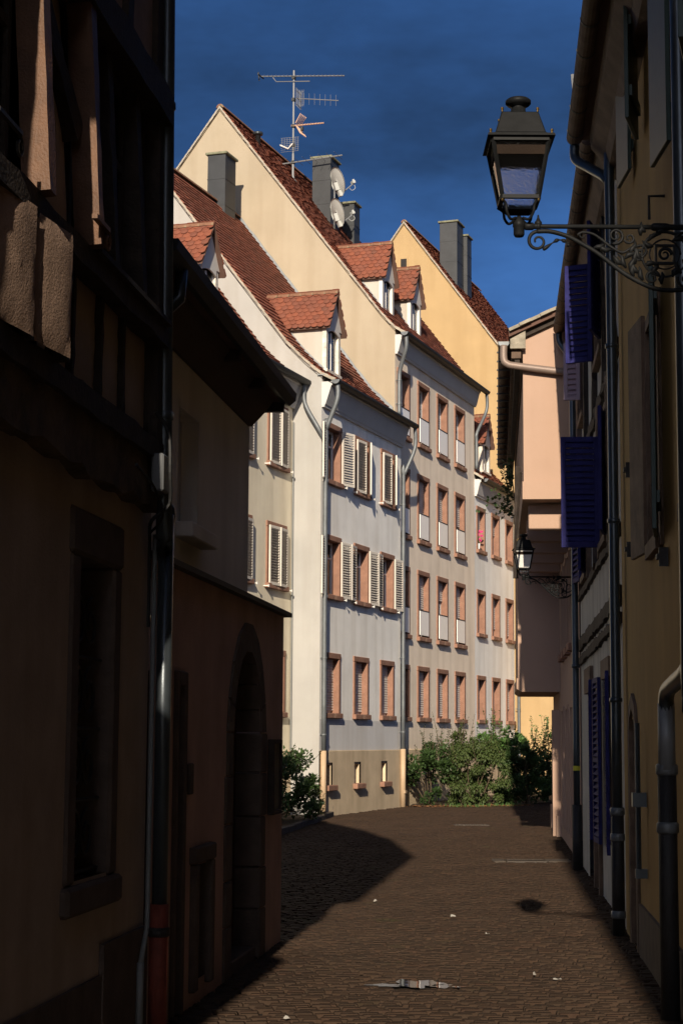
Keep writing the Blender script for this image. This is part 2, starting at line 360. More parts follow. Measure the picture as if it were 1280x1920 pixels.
# ------------------------------------------------------------------ frames
PHI = R(18.914)
ROW = Frame((-0.5218, 45.408), (math.sin(PHI), math.cos(PHI)))        # x along the row of houses, y into them
BL = math.atan(0.12)
LEFT = Frame((-0.55, 17.47), (math.sin(BL), math.cos(BL)))            # x along left wall, y into it (left)
BR = math.atan(0.085)
RIGHT = Frame((1.30, 0), (-math.sin(BR), -math.cos(BR)))              # x = -distance along right wall, y into it (right)

# ------------------------------------------------------------------ ground
g = MB(); g.poly([(-300, -120, -0.03), (300, -120, -0.03), (300, 500, -0.03), (-300, 500, -0.03)])
street = single('street', g, 'street', 'brown cobbled street running between the houses', 'street', kind='structure')
del street['category']

def left_x(y): return -0.55 + (y - 17.47) * 0.12 if y < 17.45 else -4.5 + 0.0 * y
def sett_mesh(w, d):
    b = MB(); h = 0.03; c = 0.010
    a = b.pts([(-w / 2, -d / 2, -h), (w / 2, -d / 2, -h), (w / 2, d / 2, -h), (-w / 2, d / 2, -h)])
    t = b.pts([(-w / 2 + c * .3, -d / 2 + c * .3, -c), (w / 2 - c * .3, -d / 2 + c * .3, -c), (w / 2 - c * .3, d / 2 - c * .3, -c), (-w / 2 + c * .3, d / 2 - c * .3, -c)])
    u = b.pts([(-w / 2 + c, -d / 2 + c, 0), (w / 2 - c, -d / 2 + c, 0), (w / 2 - c, d / 2 - c, 0), (-w / 2 + c, d / 2 - c, 0)])
    for p, q in ((a, t), (t, u)):
        for k in range(4): b.f.append([p[k], p[(k + 1) % 4], q[(k + 1) % 4], q[k]])
    b.f.append(u); return b
sett_vars = [sett_mesh(0.155 + random.uniform(-.02, .008), 0.085 + random.uniform(-.010, .004)) for _ in range(6)]
sett_meshes = [s_.mesh('sett', 'sett1') for s_ in sett_vars]
field = MB(); y = 12.0; near = []; row = 0
SD = 0.092; SW = 0.165
E_DIR = Vector((0.10, 1, 0)).normalized(); E_SIDE = Vector((E_DIR.y, -E_DIR.x, 0))
far_end = 62.0
PUD = (0.60, 14.58)
def in_slab(x, y):
    return (2.42 < x < 3.66 and 28.85 < y < 29.5) or (2.5 < x < 3.38 and 40.85 < y < 41.35)
while y < far_end:
    # rows across the street, gently bowed
    xr = 1.30 + 0.085 * y + (0.0 if y < 41.5 else (y - 41.5) * 0.6)
    xl = left_x(y) if y < 36 else -1.25 + (y - 36.5) * 0.116
    xl = max(xl, -5)
    if y > 45.4: xl = -0.15 + (y - 45.4) * 0.34
    x = xl - 0.1 + (SW / 2 if row % 2 else 0)
    while x < xr + 0.05:
        bow = 0.12 * math.sin(x * 0.9 + y * 0.13) + 0.035 * math.sin(x * 0.6 + 1)
        py = y + bow + random.uniform(-.010, .010); px = x + random.uniform(-.022, .022) + .08 * math.sin(row * 2.4)
        if not in_slab(px, py):
            dz = random.gauss(0, 0.0025) + 0.006 * math.sin(px * 3.1) * math.sin(py * 1.7)
            dpud = math.hypot((px - PUD[0]) / 0.55, (py - PUD[1]) / 0.5)
            if dpud < 1: dz -= 0.030 * (1 - dpud)
            ang = random.gauss(0, 0.025); tilt = (random.gauss(0, 0.007), random.gauss(0, 0.011))
            k = random.randrange(6)
            vis = abs(px / py) < 0.20 and py > 12.2
            if vis and len(near) < 300:
                near.append((px, py, dz, ang, tilt, k))
            else:
                b = sett_vars[k]; i0 = len(field.v); ca, sa = math.cos(ang), math.sin(ang)
                for (vx, vy, vz) in b.v:
                    field.v.append((px + vx * ca - vy * sa, py + vx * sa + vy * ca, dz + vz + vx * tilt[1] + vy * tilt[0]))
                field.f += [[i0 + q for q in f] for f in b.f]
        x += SW
    y += SD; row += 1
part('sett_field', field, 'sett', street, kind='stuff')
for (px, py, dz, ang, tilt, k) in near:
    o = bpy.data.objects.new('sett', sett_meshes[k]); COL.objects.link(o); o.parent = street
    o.location = (px, py, dz); o.rotation_euler = (tilt[0], -tilt[1], ang)

# drain channel: slabs and slotted grate across the street, small manhole grate further off
for i, (x0, x1) in enumerate(((2.42, 2.62), (3.27, 3.66))):
    single('gutter_slab', MB().box(x0 + .005, x1 - .005, 28.9, 29.45, -.05, 0.012), 'slab',
           ['small pale stone slab at the left end of the drain grate', 'wide pale stone slab between the drain grate and the right wall'][i], 'paving slab', p=(x0, 28.9, 0), bevel=.008)
gt = thing('drain_grate', 'rusty slotted drain grate set in the cobbles by the dark pipe', 'drain grate', WORLD, (2.63, 28.95, 0))
part('frame', MB().box(2.63, 3.26, 28.92, 28.96, -.05, .01).box(2.63, 3.26, 29.38, 29.42, -.05, .01).box(2.63, 2.66, 28.96, 29.38, -.05, .01).box(3.23, 3.26, 28.96, 29.38, -.05, .01), 'grate', gt)
bar = cached('gbar', lambda: MB().box(-.012, .012, 0, .418, -.04, .008).mesh('bar', 'grate'))
for k in range(13): inst('bar', bar, gt, (2.69 + k * .0425, 28.961, 0))
gm = thing('street_drain', 'small dark iron drain cover in the cobbles before the shrubs', 'drain cover', WORLD, (2.55, 40.9, 0))
part('frame', MB().box(2.55, 3.33, 40.9, 40.95, -.05, .008).box(2.55, 3.33, 41.25, 41.3, -.05, .008).box(2.55, 2.6, 40.95, 41.25, -.05, .008).box(3.28, 3.33, 40.95, 41.25, -.05, .008), 'grate', gm)
for k in range(8): part('bar', MB().box(2.63 + k * .08, 2.67 + k * .08, 40.95, 41.25, -.045, .005), 'grate', gm)

# puddle
pud = MB(); c_i = []
def blob(cx, cy, rx, ry, n=26, seed=1):
    rnd = random.Random(seed); ph = [rnd.uniform(0, 6.28) for _ in range(4)]
    P = []
    for k in range(n):
        a = 2 * math.pi * k / n
        q = 1 + .22 * math.sin(2 * a + ph[0]) + .18 * math.sin(3 * a + ph[1]) + .16 * math.sin(5 * a + ph[2]) + .12 * math.sin(9 * a + ph[3])
        P.append((cx + rx * q * math.cos(a), cy + ry * q * math.sin(a), -0.006))
    return P
for (cx, cy, rx, ry, sd) in ((.62, 14.60, .15, .26, 4), (.36, 14.50, .13, .07, 5), (.80, 14.47, .09, .09, 6), (.93, 14.42, .05, .04, 7)):
    pud.poly(blob(cx, cy, rx, ry, 34, sd))
o = single('puddle', pud, 'water', 'small irregular puddle reflecting the house fronts in the near cobbles', 'puddle', p=(0.6, 14.6, 0), kind='structure'); del o['category']

# planting beds
bed = MB()
bed.poly([(-4.6, 32.0, .03), (-1.75, 32.0, .03), (-1.22, 36.5, .03), (-.22, 45.2, .03), (-4.6, 45.9, .03)])
tag(single('planting_bed', bed, 'soil', 'dark soil bed', 'soil', p=(-2, 40, 0)), kind='structure').pop('category')
kb = MB(); P = [Vector((-1.70, 32.0, 0)), Vector((-1.20, 36.5, 0)), Vector((-.20, 45.2, 0))]
kerb = thing('bed_kerb', 'low stone kerb edging the left planting bed', 'kerb', WORLD, (-1.2, 36.5, 0))
for a, b in zip(P, P[1:]):
    n_ = int((b - a).length / 0.95); dv = (b - a) / n_
    for k in range(n_):
        c = a + dv * (k + .5); t = dv.normalized(); s_ = Vector((t.y, -t.x, 0))
        q = MB().obox((c.x, c.y, 0.035), t * (dv.length / 2 - .008), s_ * .06, (0, 0, .085 + random.uniform(-.006, .006)))
        part('kerbstone', q, 'slab', kerb, bevel=.012)
b2 = MB(); b2.poly([(1.95, 52.0, .02), (2.6, 51.9, .02), (4.2, 52.6, .02), (5.2, 53.6, .02), (6.4, 56.0, .02), (8.5, 62, .02), (9.5, 68.0, .02), (6.0, 66.0, .02), (2.2, 54.2, .02)])
tag(single('shrub_bed', b2, 'soil', 'dark soil bed under the shrubs', 'soil', p=(4, 53, 0)), kind='structure').pop('category')
fl = MB(); rnd = random.Random(3)
for k in range(420):
    t = rnd.random(); x = 1.9 + 3.6 * t + rnd.gauss(0, .1); yy = 51.8 + 1.6 * t * t + rnd.gauss(0, .35); a = rnd.uniform(0, 6.28); s_ = rnd.uniform(.025, .05)
    fl.poly([(x + s_ * math.cos(a), yy + s_ * math.sin(a), .025), (x - s_ * .5 * math.sin(a), yy + s_ * .5 * math.cos(a), .03 + rnd.uniform(0, .02)), (x - s_ * math.cos(a), yy - s_ * math.sin(a), .025), (x + s_ * .5 * math.sin(a), yy - s_ * .5 * math.cos(a), .03)])
tag(single('fallen_leaves', fl, 'litter', 'brown fallen leaves scattered along the edge of the shrub bed', 'leaves', p=(3, 52, 0)), kind='stuff')
gr = MB()
for k in range(260):
    t = rnd.random(); x = 3.0 + 2.2 * t + rnd.gauss(0, .12); yy = 52.1 + 1.3 * t * t + rnd.gauss(0, .12); a = rnd.uniform(0, 6.28); h_ = rnd.uniform(.05, .14)
    gr.poly([(x + .012 * math.cos(a), yy + .012 * math.sin(a), .0), (x - .012 * math.cos(a), yy - .012 * math.sin(a), 0), (x + rnd.gauss(0, .04), yy + rnd.gauss(0, .04), h_)])
tag(single('grass', gr, 'leafbright', 'thin strip of grass in front of the drooping shrub', 'grass', p=(4, 52, 0)), kind='stuff')

# litter
def paper(p, sx, sy, rz, label):
    b = MB(); c, s_ = math.cos(rz), math.sin(rz); pts = []
    for j in range(3):
        for i in range(4):
            u_, v_ = (i / 3 - .5) * sx, (j / 2 - .5) * sy * (1 - .3 * abs(i - 1.5))
            sx *= .985; pts.append((p[0] + u_ * c - v_ * s_, p[1] + u_ * s_ + v_ * c, .012 + random.uniform(0, .03) * (1 if j else .3)))
    ix = b.pts(pts)
    for j in range(2):
        for i in range(3): b.f.append([ix[j * 4 + i], ix[j * 4 + i + 1], ix[j * 4 + i + 5], ix[j * 4 + i + 4]])
    single('paper_scrap', b, 'paper', label, 'litter', p=(p[0], p[1], 0), group='paper scraps on the cobbles')
paper((1.73, 14.73), .075, .035, .3, 'crumpled white paper scrap lying right of the puddle')
paper((1.58, 15.0), .025, .02, .3, 'tiny white paper fleck just left of the crumpled scrap')
paper((1.22, 19.8), .06, .014, .1, 'small white paper scrap in the middle of the sunlit cobbles')
paper((-0.35, 12.62), .05, .02, .1, 'thin white paper scrap at the bottom left edge of sun')
paper((1.45, 18.1), .04, .02, -.2, 'small pale paper scrap beside the lantern shadow')
paper((0.42, 21.6), .045, .015, .2, 'pale paper scrap at the edge of the big shadow')

# ------------------------------------------------------------------ windows
SWD = 0.14
def window(house, x0, y0, z0, w, h, blind=0.0, panel=False, curtain=0.0, plant=False, sill_out=.10, stone='stone', depth=.17, lintel=True):
    """stone-framed window; local x 0..w, z 0..h, wall face at y=0"""
    k = (round(w, 2), round(h, 2), stone)
    def jm(): return MB().box(0, SWD, -.035, .30, .11, h - .13).mesh('jamb', stone, bevel=.012)
    def lm(): return MB().box(-.015, w + .015, -.04, .30, h - .13, h + .015).mesh('lintel', stone, bevel=.012)
    def sm(): return MB().box(-.03, w + .03, -sill_out, .30, -.02, .11).mesh('sill', stone, bevel=.014)
    xi0, xi1, zi0, zi1, yd = SWD, w - SWD, .11, h - .13, depth
    def fm():
        b = MB(); t = .055
        b.box(xi0, xi0 + t, yd, yd + .06, zi0, zi1).box(xi1 - t, xi1, yd, yd + .06, zi0, zi1)
        b.box(xi0 + t, xi1 - t, yd, yd + .06, zi0, zi0 + t).box(xi0 + t, xi1 - t, yd, yd + .06, zi1 - t, zi1)
        xm = (xi0 + xi1) / 2
        b.box(xm - .05, xm + .05, yd - .012, yd + .058, zi0 + t, zi1 - t)
        zt = zi0 + (zi1 - zi0) * .70
        b.box(xi0 + t, xm - .05, yd + .004, yd + .054, zt - .02, zt + .02).box(xm + .05, xi1 - t, yd + .004, yd + .054, zt - .02, zt + .02)
        return b.mesh('window', 'frame')
    def pm(): return MB().box(0, (xi1 - xi0) / 2 - .11, yd + .026, yd + .032, zi0 + .056, zi1 - .056).mesh('pane', 'glass')
    def rm():
        b = MB(); a0, a1, b0, b1, c0, c1 = xi0 - .1, xi1 + .1, .301, 1.3, zi0 - .1, zi1 + .1
        i = b.pts([(a0, b0, c0), (a1, b0, c0), (a1, b1, c0), (a0, b1, c0), (a0, b0, c1), (a1, b0, c1), (a1, b1, c1), (a0, b1, c1)])
        for q in ((0, 1, 2, 3), (4, 5, 6, 7), (1, 2, 6, 5), (2, 3, 7, 6), (3, 0, 4, 7)): b.f.append([i[j] for j in q])
        return b.mesh('room', 'room')
    win = inst('window', cached(('wf',) + k, fm), house, (x0, y0, z0))
    jme = cached(('wj',) + k, jm); sub('jamb', jme, win); j2 = sub('jamb', jme, win); j2.location.x = w - SWD
    sub('lintel', cached(('wl',) + k, lm), win); sub('sill', cached(('ws',) + k + (sill_out,), sm), win)
    pme = cached(('wp',) + k, pm)
    for xo in (xi0 + .055, (xi0 + xi1) / 2 + .05):
        p_ = sub('pane', pme, win); p_.location.x = xo
    sub('room', cached(('wr',) + k, rm), win)
    if blind > 0:
        bl = MB(); z = zi1; n_ = int((zi1 - zi0) * blind / .066)
        for q in range(n_):
            bl.prism([(yd - .030, z), (yd - .042, z - .008), (yd - .052, z - .045), (yd - .040, z - .052), (yd - .030, z - .052)], 'x', xi0 + .002, xi1 - .002); z -= .066
            bl.box(xi0 + .004, xi1 - .004, yd - .036, yd - .030, z, z + .014)
        sub('roller_blind', bl.mesh('roller_blind', 'blind'), win, kind='stuff')
    if curtain > 0:
        cu = MB(); n_ = 26; P = []
        for q in range(n_ + 1):
            xx = xi0 + .06 + (xi1 - xi0 - .12) * q / n_; P.append((xx, yd + .13 + .02 * math.sin(q * 1.9)))
        a = cu.pts([(x, y_, zi0 + .05) for x, y_ in P]); b_ = cu.pts([(x, y_, zi0 + .05 + (zi1 - zi0 - .1) * curtain) for x, y_ in P])
        for q in range(n_): cu.f.append([a[q], a[q + 1], b_[q + 1], b_[q]])
        sub('curtain', cu.mesh('curtain', 'curtain'), win)
    if panel:
        ph = panel
        pb = MB().box(xi0 + .01, xi1 - .01, -.055, -.037, zi0 + .06, zi0 + .06 + ph)
        sub('guard_panel', pb.mesh('guard_panel', 'panel'), win)
        sub('handrail', MB().box(xi0, xi1, -.06, -.03, zi0 + .062 + ph, zi0 + .095 + ph).mesh('handrail', 'gutter'), win)
    return win
def hole(x0, z0, w, h): return (x0 + .09, x0 + w - .09, z0 + .05, z0 + h - .07)

def shutter_leaf(house, hx, y, z, w, h, ang, frame_m='shutter', louv_m='louvre', right=False, mids=0, single_slats=False, pitch=.066, name='shutter'):
    """louvred leaf, hinge at (hx,y,z); right=False: leaf extends +x when ang=0, right=True: -x"""
    k = (round(w, 3), round(h, 3), frame_m, louv_m, right, mids, pitch)
    sg = -1 if right else 1
    st = .06 if h < 2.5 else .08
    zs = [0] + [h * (i + 1) / (mids + 1) for i in range(mids)] + [h]
    def fr():
        b = MB(); b.box(0, sg * st, -.02, .02, 0, h).box(sg * (w - st), sg * w, -.02, .02, 0, h)
        for i, zz in enumerate(zs):
            z0_, z1_ = (0, st * 1.2) if i == 0 else ((h - st * 1.1, h) if i == len(zs) - 1 else (zz - st * .5, zz + st * .5))
            b.box(sg * st, sg * (w - st), -.019, .019, z0_, z1_)
        return b.mesh(name, frame_m, bevel=.004)
    o = inst(name, cached(('sf',) + k, fr), house, (hx, y, z), ang)
    spans = []
    for i in range(len(zs) - 1):
        spans.append((zs[i] + (st * 1.2 if i == 0 else st * .5), zs[i + 1] - (st * 1.1 if i == len(zs) - 2 else st * .5)))
    if single_slats:
        me = cached(('slat',) + k, lambda: MB().obox((sg * w / 2, 0, 0), ((w - 2 * st) / 2, 0, 0), (0, pitch * .33, -pitch * .50), (0, .005, .004)).mesh('slat', louv_m))
        for a, b in spans:
            n_ = max(1, int((b - a) / pitch))
            for q in range(n_):
                s_ = sub('slat', me, o); s_.location = (0, 0, a + (q + .5) * (b - a) / n_)
    else:
        def lv():
            mb = MB()
            for a, b in spans:
                n_ = max(1, int((b - a) / pitch))
                for q in range(n_): mb.obox((sg * w / 2, 0, a + (q + .5) * (b - a) / n_), ((w - 2 * st) / 2, 0, 0), (0, pitch * .30, -pitch * .34), (0, .004, .003))
            return mb.mesh('louvres', louv_m)
        sub('louvres', cached(('lv',) + k, lv), o, kind='stuff')
    return o
def holdback(house, x, y, z):
    me = cached('holdback', lambda: MB().box(-.012, .012, -.13, 0, -.012, .012).box(-.03, .03, -.145, -.13, -.035, .03).mesh('shutter_catch', 'white'))
    inst('shutter_catch', me, house, (x, y, z))

# ------------------------------------------------------------------ roofs
TW, TR = 0.18, 0.19
def tile_field(prof, x0, x1, seed=0):
    """staggered plain tiles with real steps following a (y,z) profile from eave to ridge"""
    rnd = random.Random(seed); b = MB()
    seg = []; tot = 0
    for (a, c) in zip(prof, prof[1:]):
        l_ = math.hypot(c[0] - a[0], c[1] - a[1]); seg.append((tot, l_, a, c)); tot += l_
    def at(d):
        for (t0, l_, a, c) in seg:
            if d <= t0 + l_ + 1e-6 or (t0, l_, a, c) == seg[-1]:
                q = (d - t0) / l_; return Vector((a[0] + (c[0] - a[0]) * q, a[1] + (c[1] - a[1]) * q)), Vector((c[0] - a[0], c[1] - a[1])) / l_
    n_ = int(tot / TR)
    for r in range(n_):
        d0 = r * TR; p, t = at(d0); p1, t1 = at(min(d0 + TR * 1.25, tot)); t = (p1 - p).normalized(); nv = Vector((-t.y, t.x))
        if nv.y < 0: nv = -nv
        x = x0 - (TW / 2 if r % 2 else 0)
        while x < x1:
            xa, xb = max(x, x0) + .004, min(x + TW, x1) - .004; x += TW
            if xb - xa < .03: continue
            j = rnd.gauss(0, .004); lift = .048 + rnd.uniform(-.006, .010)
            lo = p + t * (j - .012) + nv * lift; hi = p1 + nv * .012
            lob = lo - nv * .032
            i = b.pts([(xa, lo.x, lo.y), (xb, lo.x, lo.y), (xb, hi.x, hi.y), (xa, hi.x, hi.y), (xa, lob.x, lob.y), (xb, lob.x, lob.y)])
            b.f += [[i[0], i[1], i[2], i[3]], [i[4], i[5], i[1], i[0]], [i[4], i[0], i[3]], [i[5], i[2], i[1]]]
    return b
def roof_z(prof, y):
    for a, c in zip(prof, prof[1:]):
        if a[0] <= y <= c[0]: return a[1] + (c[1] - a[1]) * (y - a[0]) / (c[0] - a[0])
    return prof[-1][1] if y > prof[-1][0] else prof[0][1]
def roof_y(prof, z):
    for a, c in zip(prof, prof[1:]):
        if a[1] <= z <= c[1]: return a[0] + (c[0] - a[0]) * (z - a[1]) / (c[1] - a[1])
    return prof[-1][0]
RIDGE = MB(); RIDGE.prism([(-.13, -.07), (-.10, .0), (-.04, .045), (.04, .045), (.10, .0), (.13, -.07), (.09, -.07), (0, .01), (-.09, -.07)], 'x', .0, .37)
ridge_me = RIDGE.mesh('ridge_tile', 'ridge')

def row_house(name, label, x0, x1, yf, rel, zc0, wall_m, gable_m, plinth_top=1.6, wins=(), basement=(), gut=(0, 0), left_gable=True, right_gable=True, xg0=None, cat='house', verge=True, zone=None, tile_x=None):
    prof = [(yf + a, b) for a, b in rel]; yr, zr = prof[-1]; yb = 2 * yr - yf
    t = thing(name, label, cat, ROW, (x0, yf, 0), 'row of rendered houses along the left of the bend')
    ztop = roof_z(prof, yf) - .03
    holes = [hole(*w[:4]) for w in wins]
    part('wall', MB().sheet(x0, x1, plinth_top, ztop, yf, holes), wall_m, t)
    pb = MB().sheet(x0 + .0, x1, -.1, plinth_top - .012, yf - .035, basement)
    pb.poly([(x0, yf - .035, plinth_top - .012), (x1, yf - .035, plinth_top - .012), (x1, yf + .02, plinth_top + .005), (x0, yf + .02, plinth_top + .005)])
    part('plinth', pb, 'plinth' if left_gable != 'nopl' else wall_m, t)
    inner = [(p[0], p[1] - .04) for p in prof if p[0] > yf]
    gp = [(yf, -.1), (yf, ztop)] + inner + [(2 * yr - p[0], p[1]) for p in inner[-2::-1]] + [(yb, ztop), (yb, -.1)]
    gb = MB()
    if left_gable: gb.poly([(x0, a, b) for a, b in gp][::-1])
    if right_gable: gb.poly([(x1, a, b) for a, b in gp])
    gb.poly([(x0, yb, -.1), (x0, yb, ztop), (x1, yb, ztop), (x1, yb, -.1)])
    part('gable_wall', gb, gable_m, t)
    # roof
    rx0, rx1 = x0 - (.04 if verge else 0), x1 + .0
    slab = MB(); lo = [(p[0], p[1] - .11) for p in prof]
    back = [(2 * yr - p[0], p[1]) for p in prof]; lob = [(2 * yr - p[0], p[1] - .11) for p in prof]
    slab.prism(prof + back[-2::-1] + lob + lo[-2::-1], 'x', rx0, rx1)
    # concave polygon caps are hidden by the verge strips; keep the sides
    slab.f = [f for f in slab.f if len(f) == 4]
    rf = part('roof', slab, 'underlay', t)
    part('roof_tile_field', tile_field(prof, *(tile_x or (rx0, rx1)), seed=len(name)), 'tile', rf, kind='stuff')
    nr = int((rx1 - rx0) / .34)
    for k in range(nr):
        o = inst('ridge_tile', ridge_me, rf, (rx0 + .02 + k * (rx1 - rx0 - .06) / nr, yr, zr + .05))
    if verge:
        vb = MB()
        seq = prof + back[-2::-1]
        rr = random.Random(5)
        for a, c in zip(seq, seq[1:]):
            n_ = max(1, int(math.hypot(c[0] - a[0], c[1] - a[1]) / .16))
            for q in range(n_):
                ya, yc = a[0] + (c[0] - a[0]) * q / n_, a[0] + (c[0] - a[0]) * (q + 1) / n_
                za, zc = a[1] + (c[1] - a[1]) * q / n_, a[1] + (c[1] - a[1]) * (q + 1) / n_
                h_ = rr.uniform(-.012, .012); wv = rr.uniform(-.008, .008)
                pts = [(ya, za - .055 + h_), (yc, zc - .055 + h_), (yc, zc + .02 + wv), (ya, za + .038 + wv)]
                vb.prism(pts, 'x', rx0 - .02 + wv, rx0 + .05)
        part('verge', vb, 'verge', rf)
    # cornice and gutter
    zg = prof[0][1]
    yo = yf + rel[0][0]
    cp = [(yf + .02, zc0), (yf - .07, zc0), (yf - .08, zc0 + .05), (yf - .10, zc0 + .07), (yo + .15, zg - .20), (yo + .13, zg - .14), (yo + .10, zg - .12), (yo + .09, zg - .03), (yf + .02, zg - .03)]
    part('cornice', MB().prism(cp, 'x', x0 + .015, x1 - .005), 'cornice', t)
    ga, gb_ = gut
    rad = .11; gp_ = [(yo - .02 + rad * math.cos(a), zg - .01 + rad * math.sin(a)) for a in [math.pi + math.pi * k / 10 for k in range(11)]]
    gi = [(yo - .02 + (rad - .012) * math.cos(a), zg - .01 + (rad - .012) * math.sin(a)) for a in [2 * math.pi - math.pi * k / 10 for k in range(11)]]
    gu = MB(); gu.prism(gp_ + gi, 'x', ga, gb_); gu.f = [f for f in gu.f if len(f) == 4]
    for xx in (ga, gb_): gu.poly([(xx, a, b) for a, b in gp_])
    gut_o = part('gutter', gu, 'gutter', t)
    part('end_cap', MB().prism(gp_, 'x', ga - .012, ga + .004), 'zinc', gut_o)
    for w in wins: window(t, w[0], yf, w[1], w[2], w[3], **(w[4] if len(w) > 4 else {}))
    return t, prof

def pipe(house, pts, r, m='zinc', clips=(), sleeve=None, name='downpipe'):
    o = part(name, MB().tube(smooth_path(pts, 5) if len(pts) > 2 else pts, r, 12), m, house, smooth=True)
    for (x, y, z) in clips:
        part('clip', MB().lathe([(r + .004, -.02), (r + .014, -.018), (r + .014, .018), (r + .004, .02)], (x, y, z), 12).box(x - .01, x + .01, y + r, y + r + .06, z - .012, z + .012), m, o)
    return o

def flashing(house, prof, x, y0, y1, dz0=-.02, dz1=.16):
    b = MB(); n_ = 26
    for k in range(n_):
        ya, yc = y0 + (y1 - y0) * k / n_, y0 + (y1 - y0) * (k + 1) / n_
        za, zc = roof_z(prof, ya), roof_z(prof, yc)
        b.prism([(ya, za + dz0), (yc, zc + dz0), (yc, zc + dz1 + .02 * math.sin(k * 2.1)), (ya, za + dz1 + .02 * math.sin(k * 2.1 - 2.1))], 'x', x - .03, x)
    return part('flashing', b, 'lead', house)

BTILE = MB(); BTILE.prism([(-.085, .115), (-.085, -.07), (-.06, -.102), (-.025, -.118), (.025, -.118), (.06, -.102), (.085, -.07), (.085, .115)], 'z', 0.0, .018)
btile_me = BTILE.mesh('roof_tile', 'tile1')

def dormer(house, prof, xc, w, yf, z0, ze, zr, cheek='cheek', peel='white'):
    """gabled dormer; front at y=yf facing the street (-y); ridge runs into the roof"""
    hw = w / 2; ye = roof_y(prof, ze) + .02; yr = roof_y(prof, zr) + .05
    b = MB()
    # cheeks follow the main roof
    ys = [yf + (ye - yf) * k / 6 for k in range(7)]
    def chk(sx):
        x = xc + sx * hw
        return MB().prism([(yf + .002, ze)] + [(yy, max(z0, roof_z(prof, yy) - .03)) for yy in ys], 'x', x - .02 * (sx > 0), x + .02 * (sx < 0))
    part_o = part('dormer', chk(-1), cheek, house)
    part('cheek', chk(1), cheek, part_o)
    # front posts, lintel with shallow arch, gable triangle
    fw = .14; zl = ze - .10
    fb = MB().box(xc - hw - .02, xc - hw + fw, yf - .03, yf + .08, z0 - .05, ze).box(xc + hw - fw, xc + hw + .02, yf - .03, yf + .08, z0 - .05, ze)
    part('front_post', MB().box(xc - hw - .02, xc - hw + fw, yf - .03, yf + .08, z0 - .05, ze), peel, part_o)
    part('front_post', MB().box(xc + hw - fw, xc + hw + .02, yf - .03, yf + .08, z0 - .05, ze), peel, part_o)
    part('sill', MB().box(xc - hw - .04, xc + hw + .04, yf - .07, yf + .08, z0 - .12, z0 - .05), peel, part_o)
    ga = MB(); pts = []
    for k in range(9):
        a = k / 8; pts.append((xc - hw + fw + (2 * hw - 2 * fw) * a, zl - .06 + .09 * math.sin(math.pi * a)))
    poly = [(xc - hw - .05, ze)] + [(xc - hw + fw - .002, ze - .001)] + pts + [(xc + hw - fw + .002, ze - .001), (xc + hw + .05, ze), (xc, zr - .04)]
    ga.prism(poly, 'y', yf - .05, yf - .01)
    part('front_gable', ga, 'white', part_o)
    part('window_frame', MB().box(xc - hw + fw, xc - hw + fw + .05, yf + .03, yf + .07, z0 - .05, zl).box(xc + hw - fw - .05, xc + hw - fw, yf + .03, yf + .07, z0 - .05, zl).box(xc - .03, xc + .03, yf + .032, yf + .068, z0 - .05, zl).box(xc - hw + fw + .05, xc - .03, yf + .033, yf + .067, z0 - .05, z0 + .01).box(xc + .03, xc + hw - fw - .05, yf + .033, yf + .067, z0 - .05, z0 + .01), 'frame', part_o)
    part('pane', MB().box(xc - hw + fw, xc + hw - fw, yf + .045, yf + .051, z0 - .03, zl + .02), 'glass', part_o)
    part('back_panel', MB().box(xc - hw + .02, xc + hw - .02, yf + .5, yf + .52, z0, ze), 'room', part_o)
    # little roof
    ov = .13; yfo = yf - .17
    dx, dz = hw + ov, (zr - ze + .06)
    sl = math.hypot(dx, dz); al = math.atan2(dz, dx)
    rb = MB()
    for sx in (-1, 1):
        xe = xc + sx * dx; zee = zr - dz
        yv0, yv1 = roof_y(prof, zee), yr
        i = rb.pts([(xe, yfo, zee - .03), (xe, yv0 + .05, zee - .03), (xc, yv1, zr - .03), (xc, yfo, zr - .03)])
        j = rb.pts([(xe, yfo, zee - .06), (xe, yv0 + .05, zee - .06), (xc, yv1, zr - .06), (xc, yfo, zr - .06)])
        rb.f += [i, j[::-1], [i[0], i[1], j[1], j[0]], [i[0], i[3], j[3], j[0]]]
    part('roof_deck', rb, 'underlay', part_o)
    rows = int(sl / .150)
    far = MB()
    for sx in (-1, 1):
        upv = Vector((-sx * math.cos(al), 0, math.sin(al))); nv = Vector((sx * math.sin(al), 0, math.cos(al)))
        xw = upv.cross(nv)   # X = Y x Z
        for r in range(rows + 1):
            d0 = .06 + r * (sl - .10) / rows
            base = Vector((xc + sx * dx, 0, zr - dz)) + upv * d0
            yv = roof_y(prof, base.z) + .02
            yy = yfo + .08 + (.09 if r % 2 else 0); 
            while yy < yv + .02:
                c = Vector((base.x, yy, base.z)) + nv * (.010 + random.uniform(0, .014)) + upv * random.gauss(0, .008)
                tilt = .11
                Y = (upv * math.cos(tilt) - nv * math.sin(tilt)).normalized(); Z = (nv * math.cos(tilt) + upv * math.sin(tilt)).normalized()
                mm = Matrix((xw, Y, Z)).transposed()
                if sx < 0:
                    o = bpy.data.objects.new('roof_tile', btile_me); COL.objects.link(o); o.parent = part_o
                    o.matrix_local = Matrix.Translation(c - OFF[part_o]) @ (mm @ Matrix.Rotation(random.gauss(0, .06), 3, 'Z')).to_4x4()
                else:
                    i0 = len(far.v)
                    for v in BTILE.v: q = c + mm @ Vector(v); far.v.append(tuple(q))
                    far.f += [[i0 + k for k in f] for f in BTILE.f]
                yy += .178
    part('roof_tile_field', far, 'tile', part_o, kind='stuff')
    k = 0; yy = yfo
    rdg = cached('dridge', lambda: MB().prism([(-.10, -.07), (-.07, .0), (0, .04), (.07, .0), (.10, -.07), (0, -.0)], 'y', 0, .36).mesh('ridge_tile', 'ridge'))
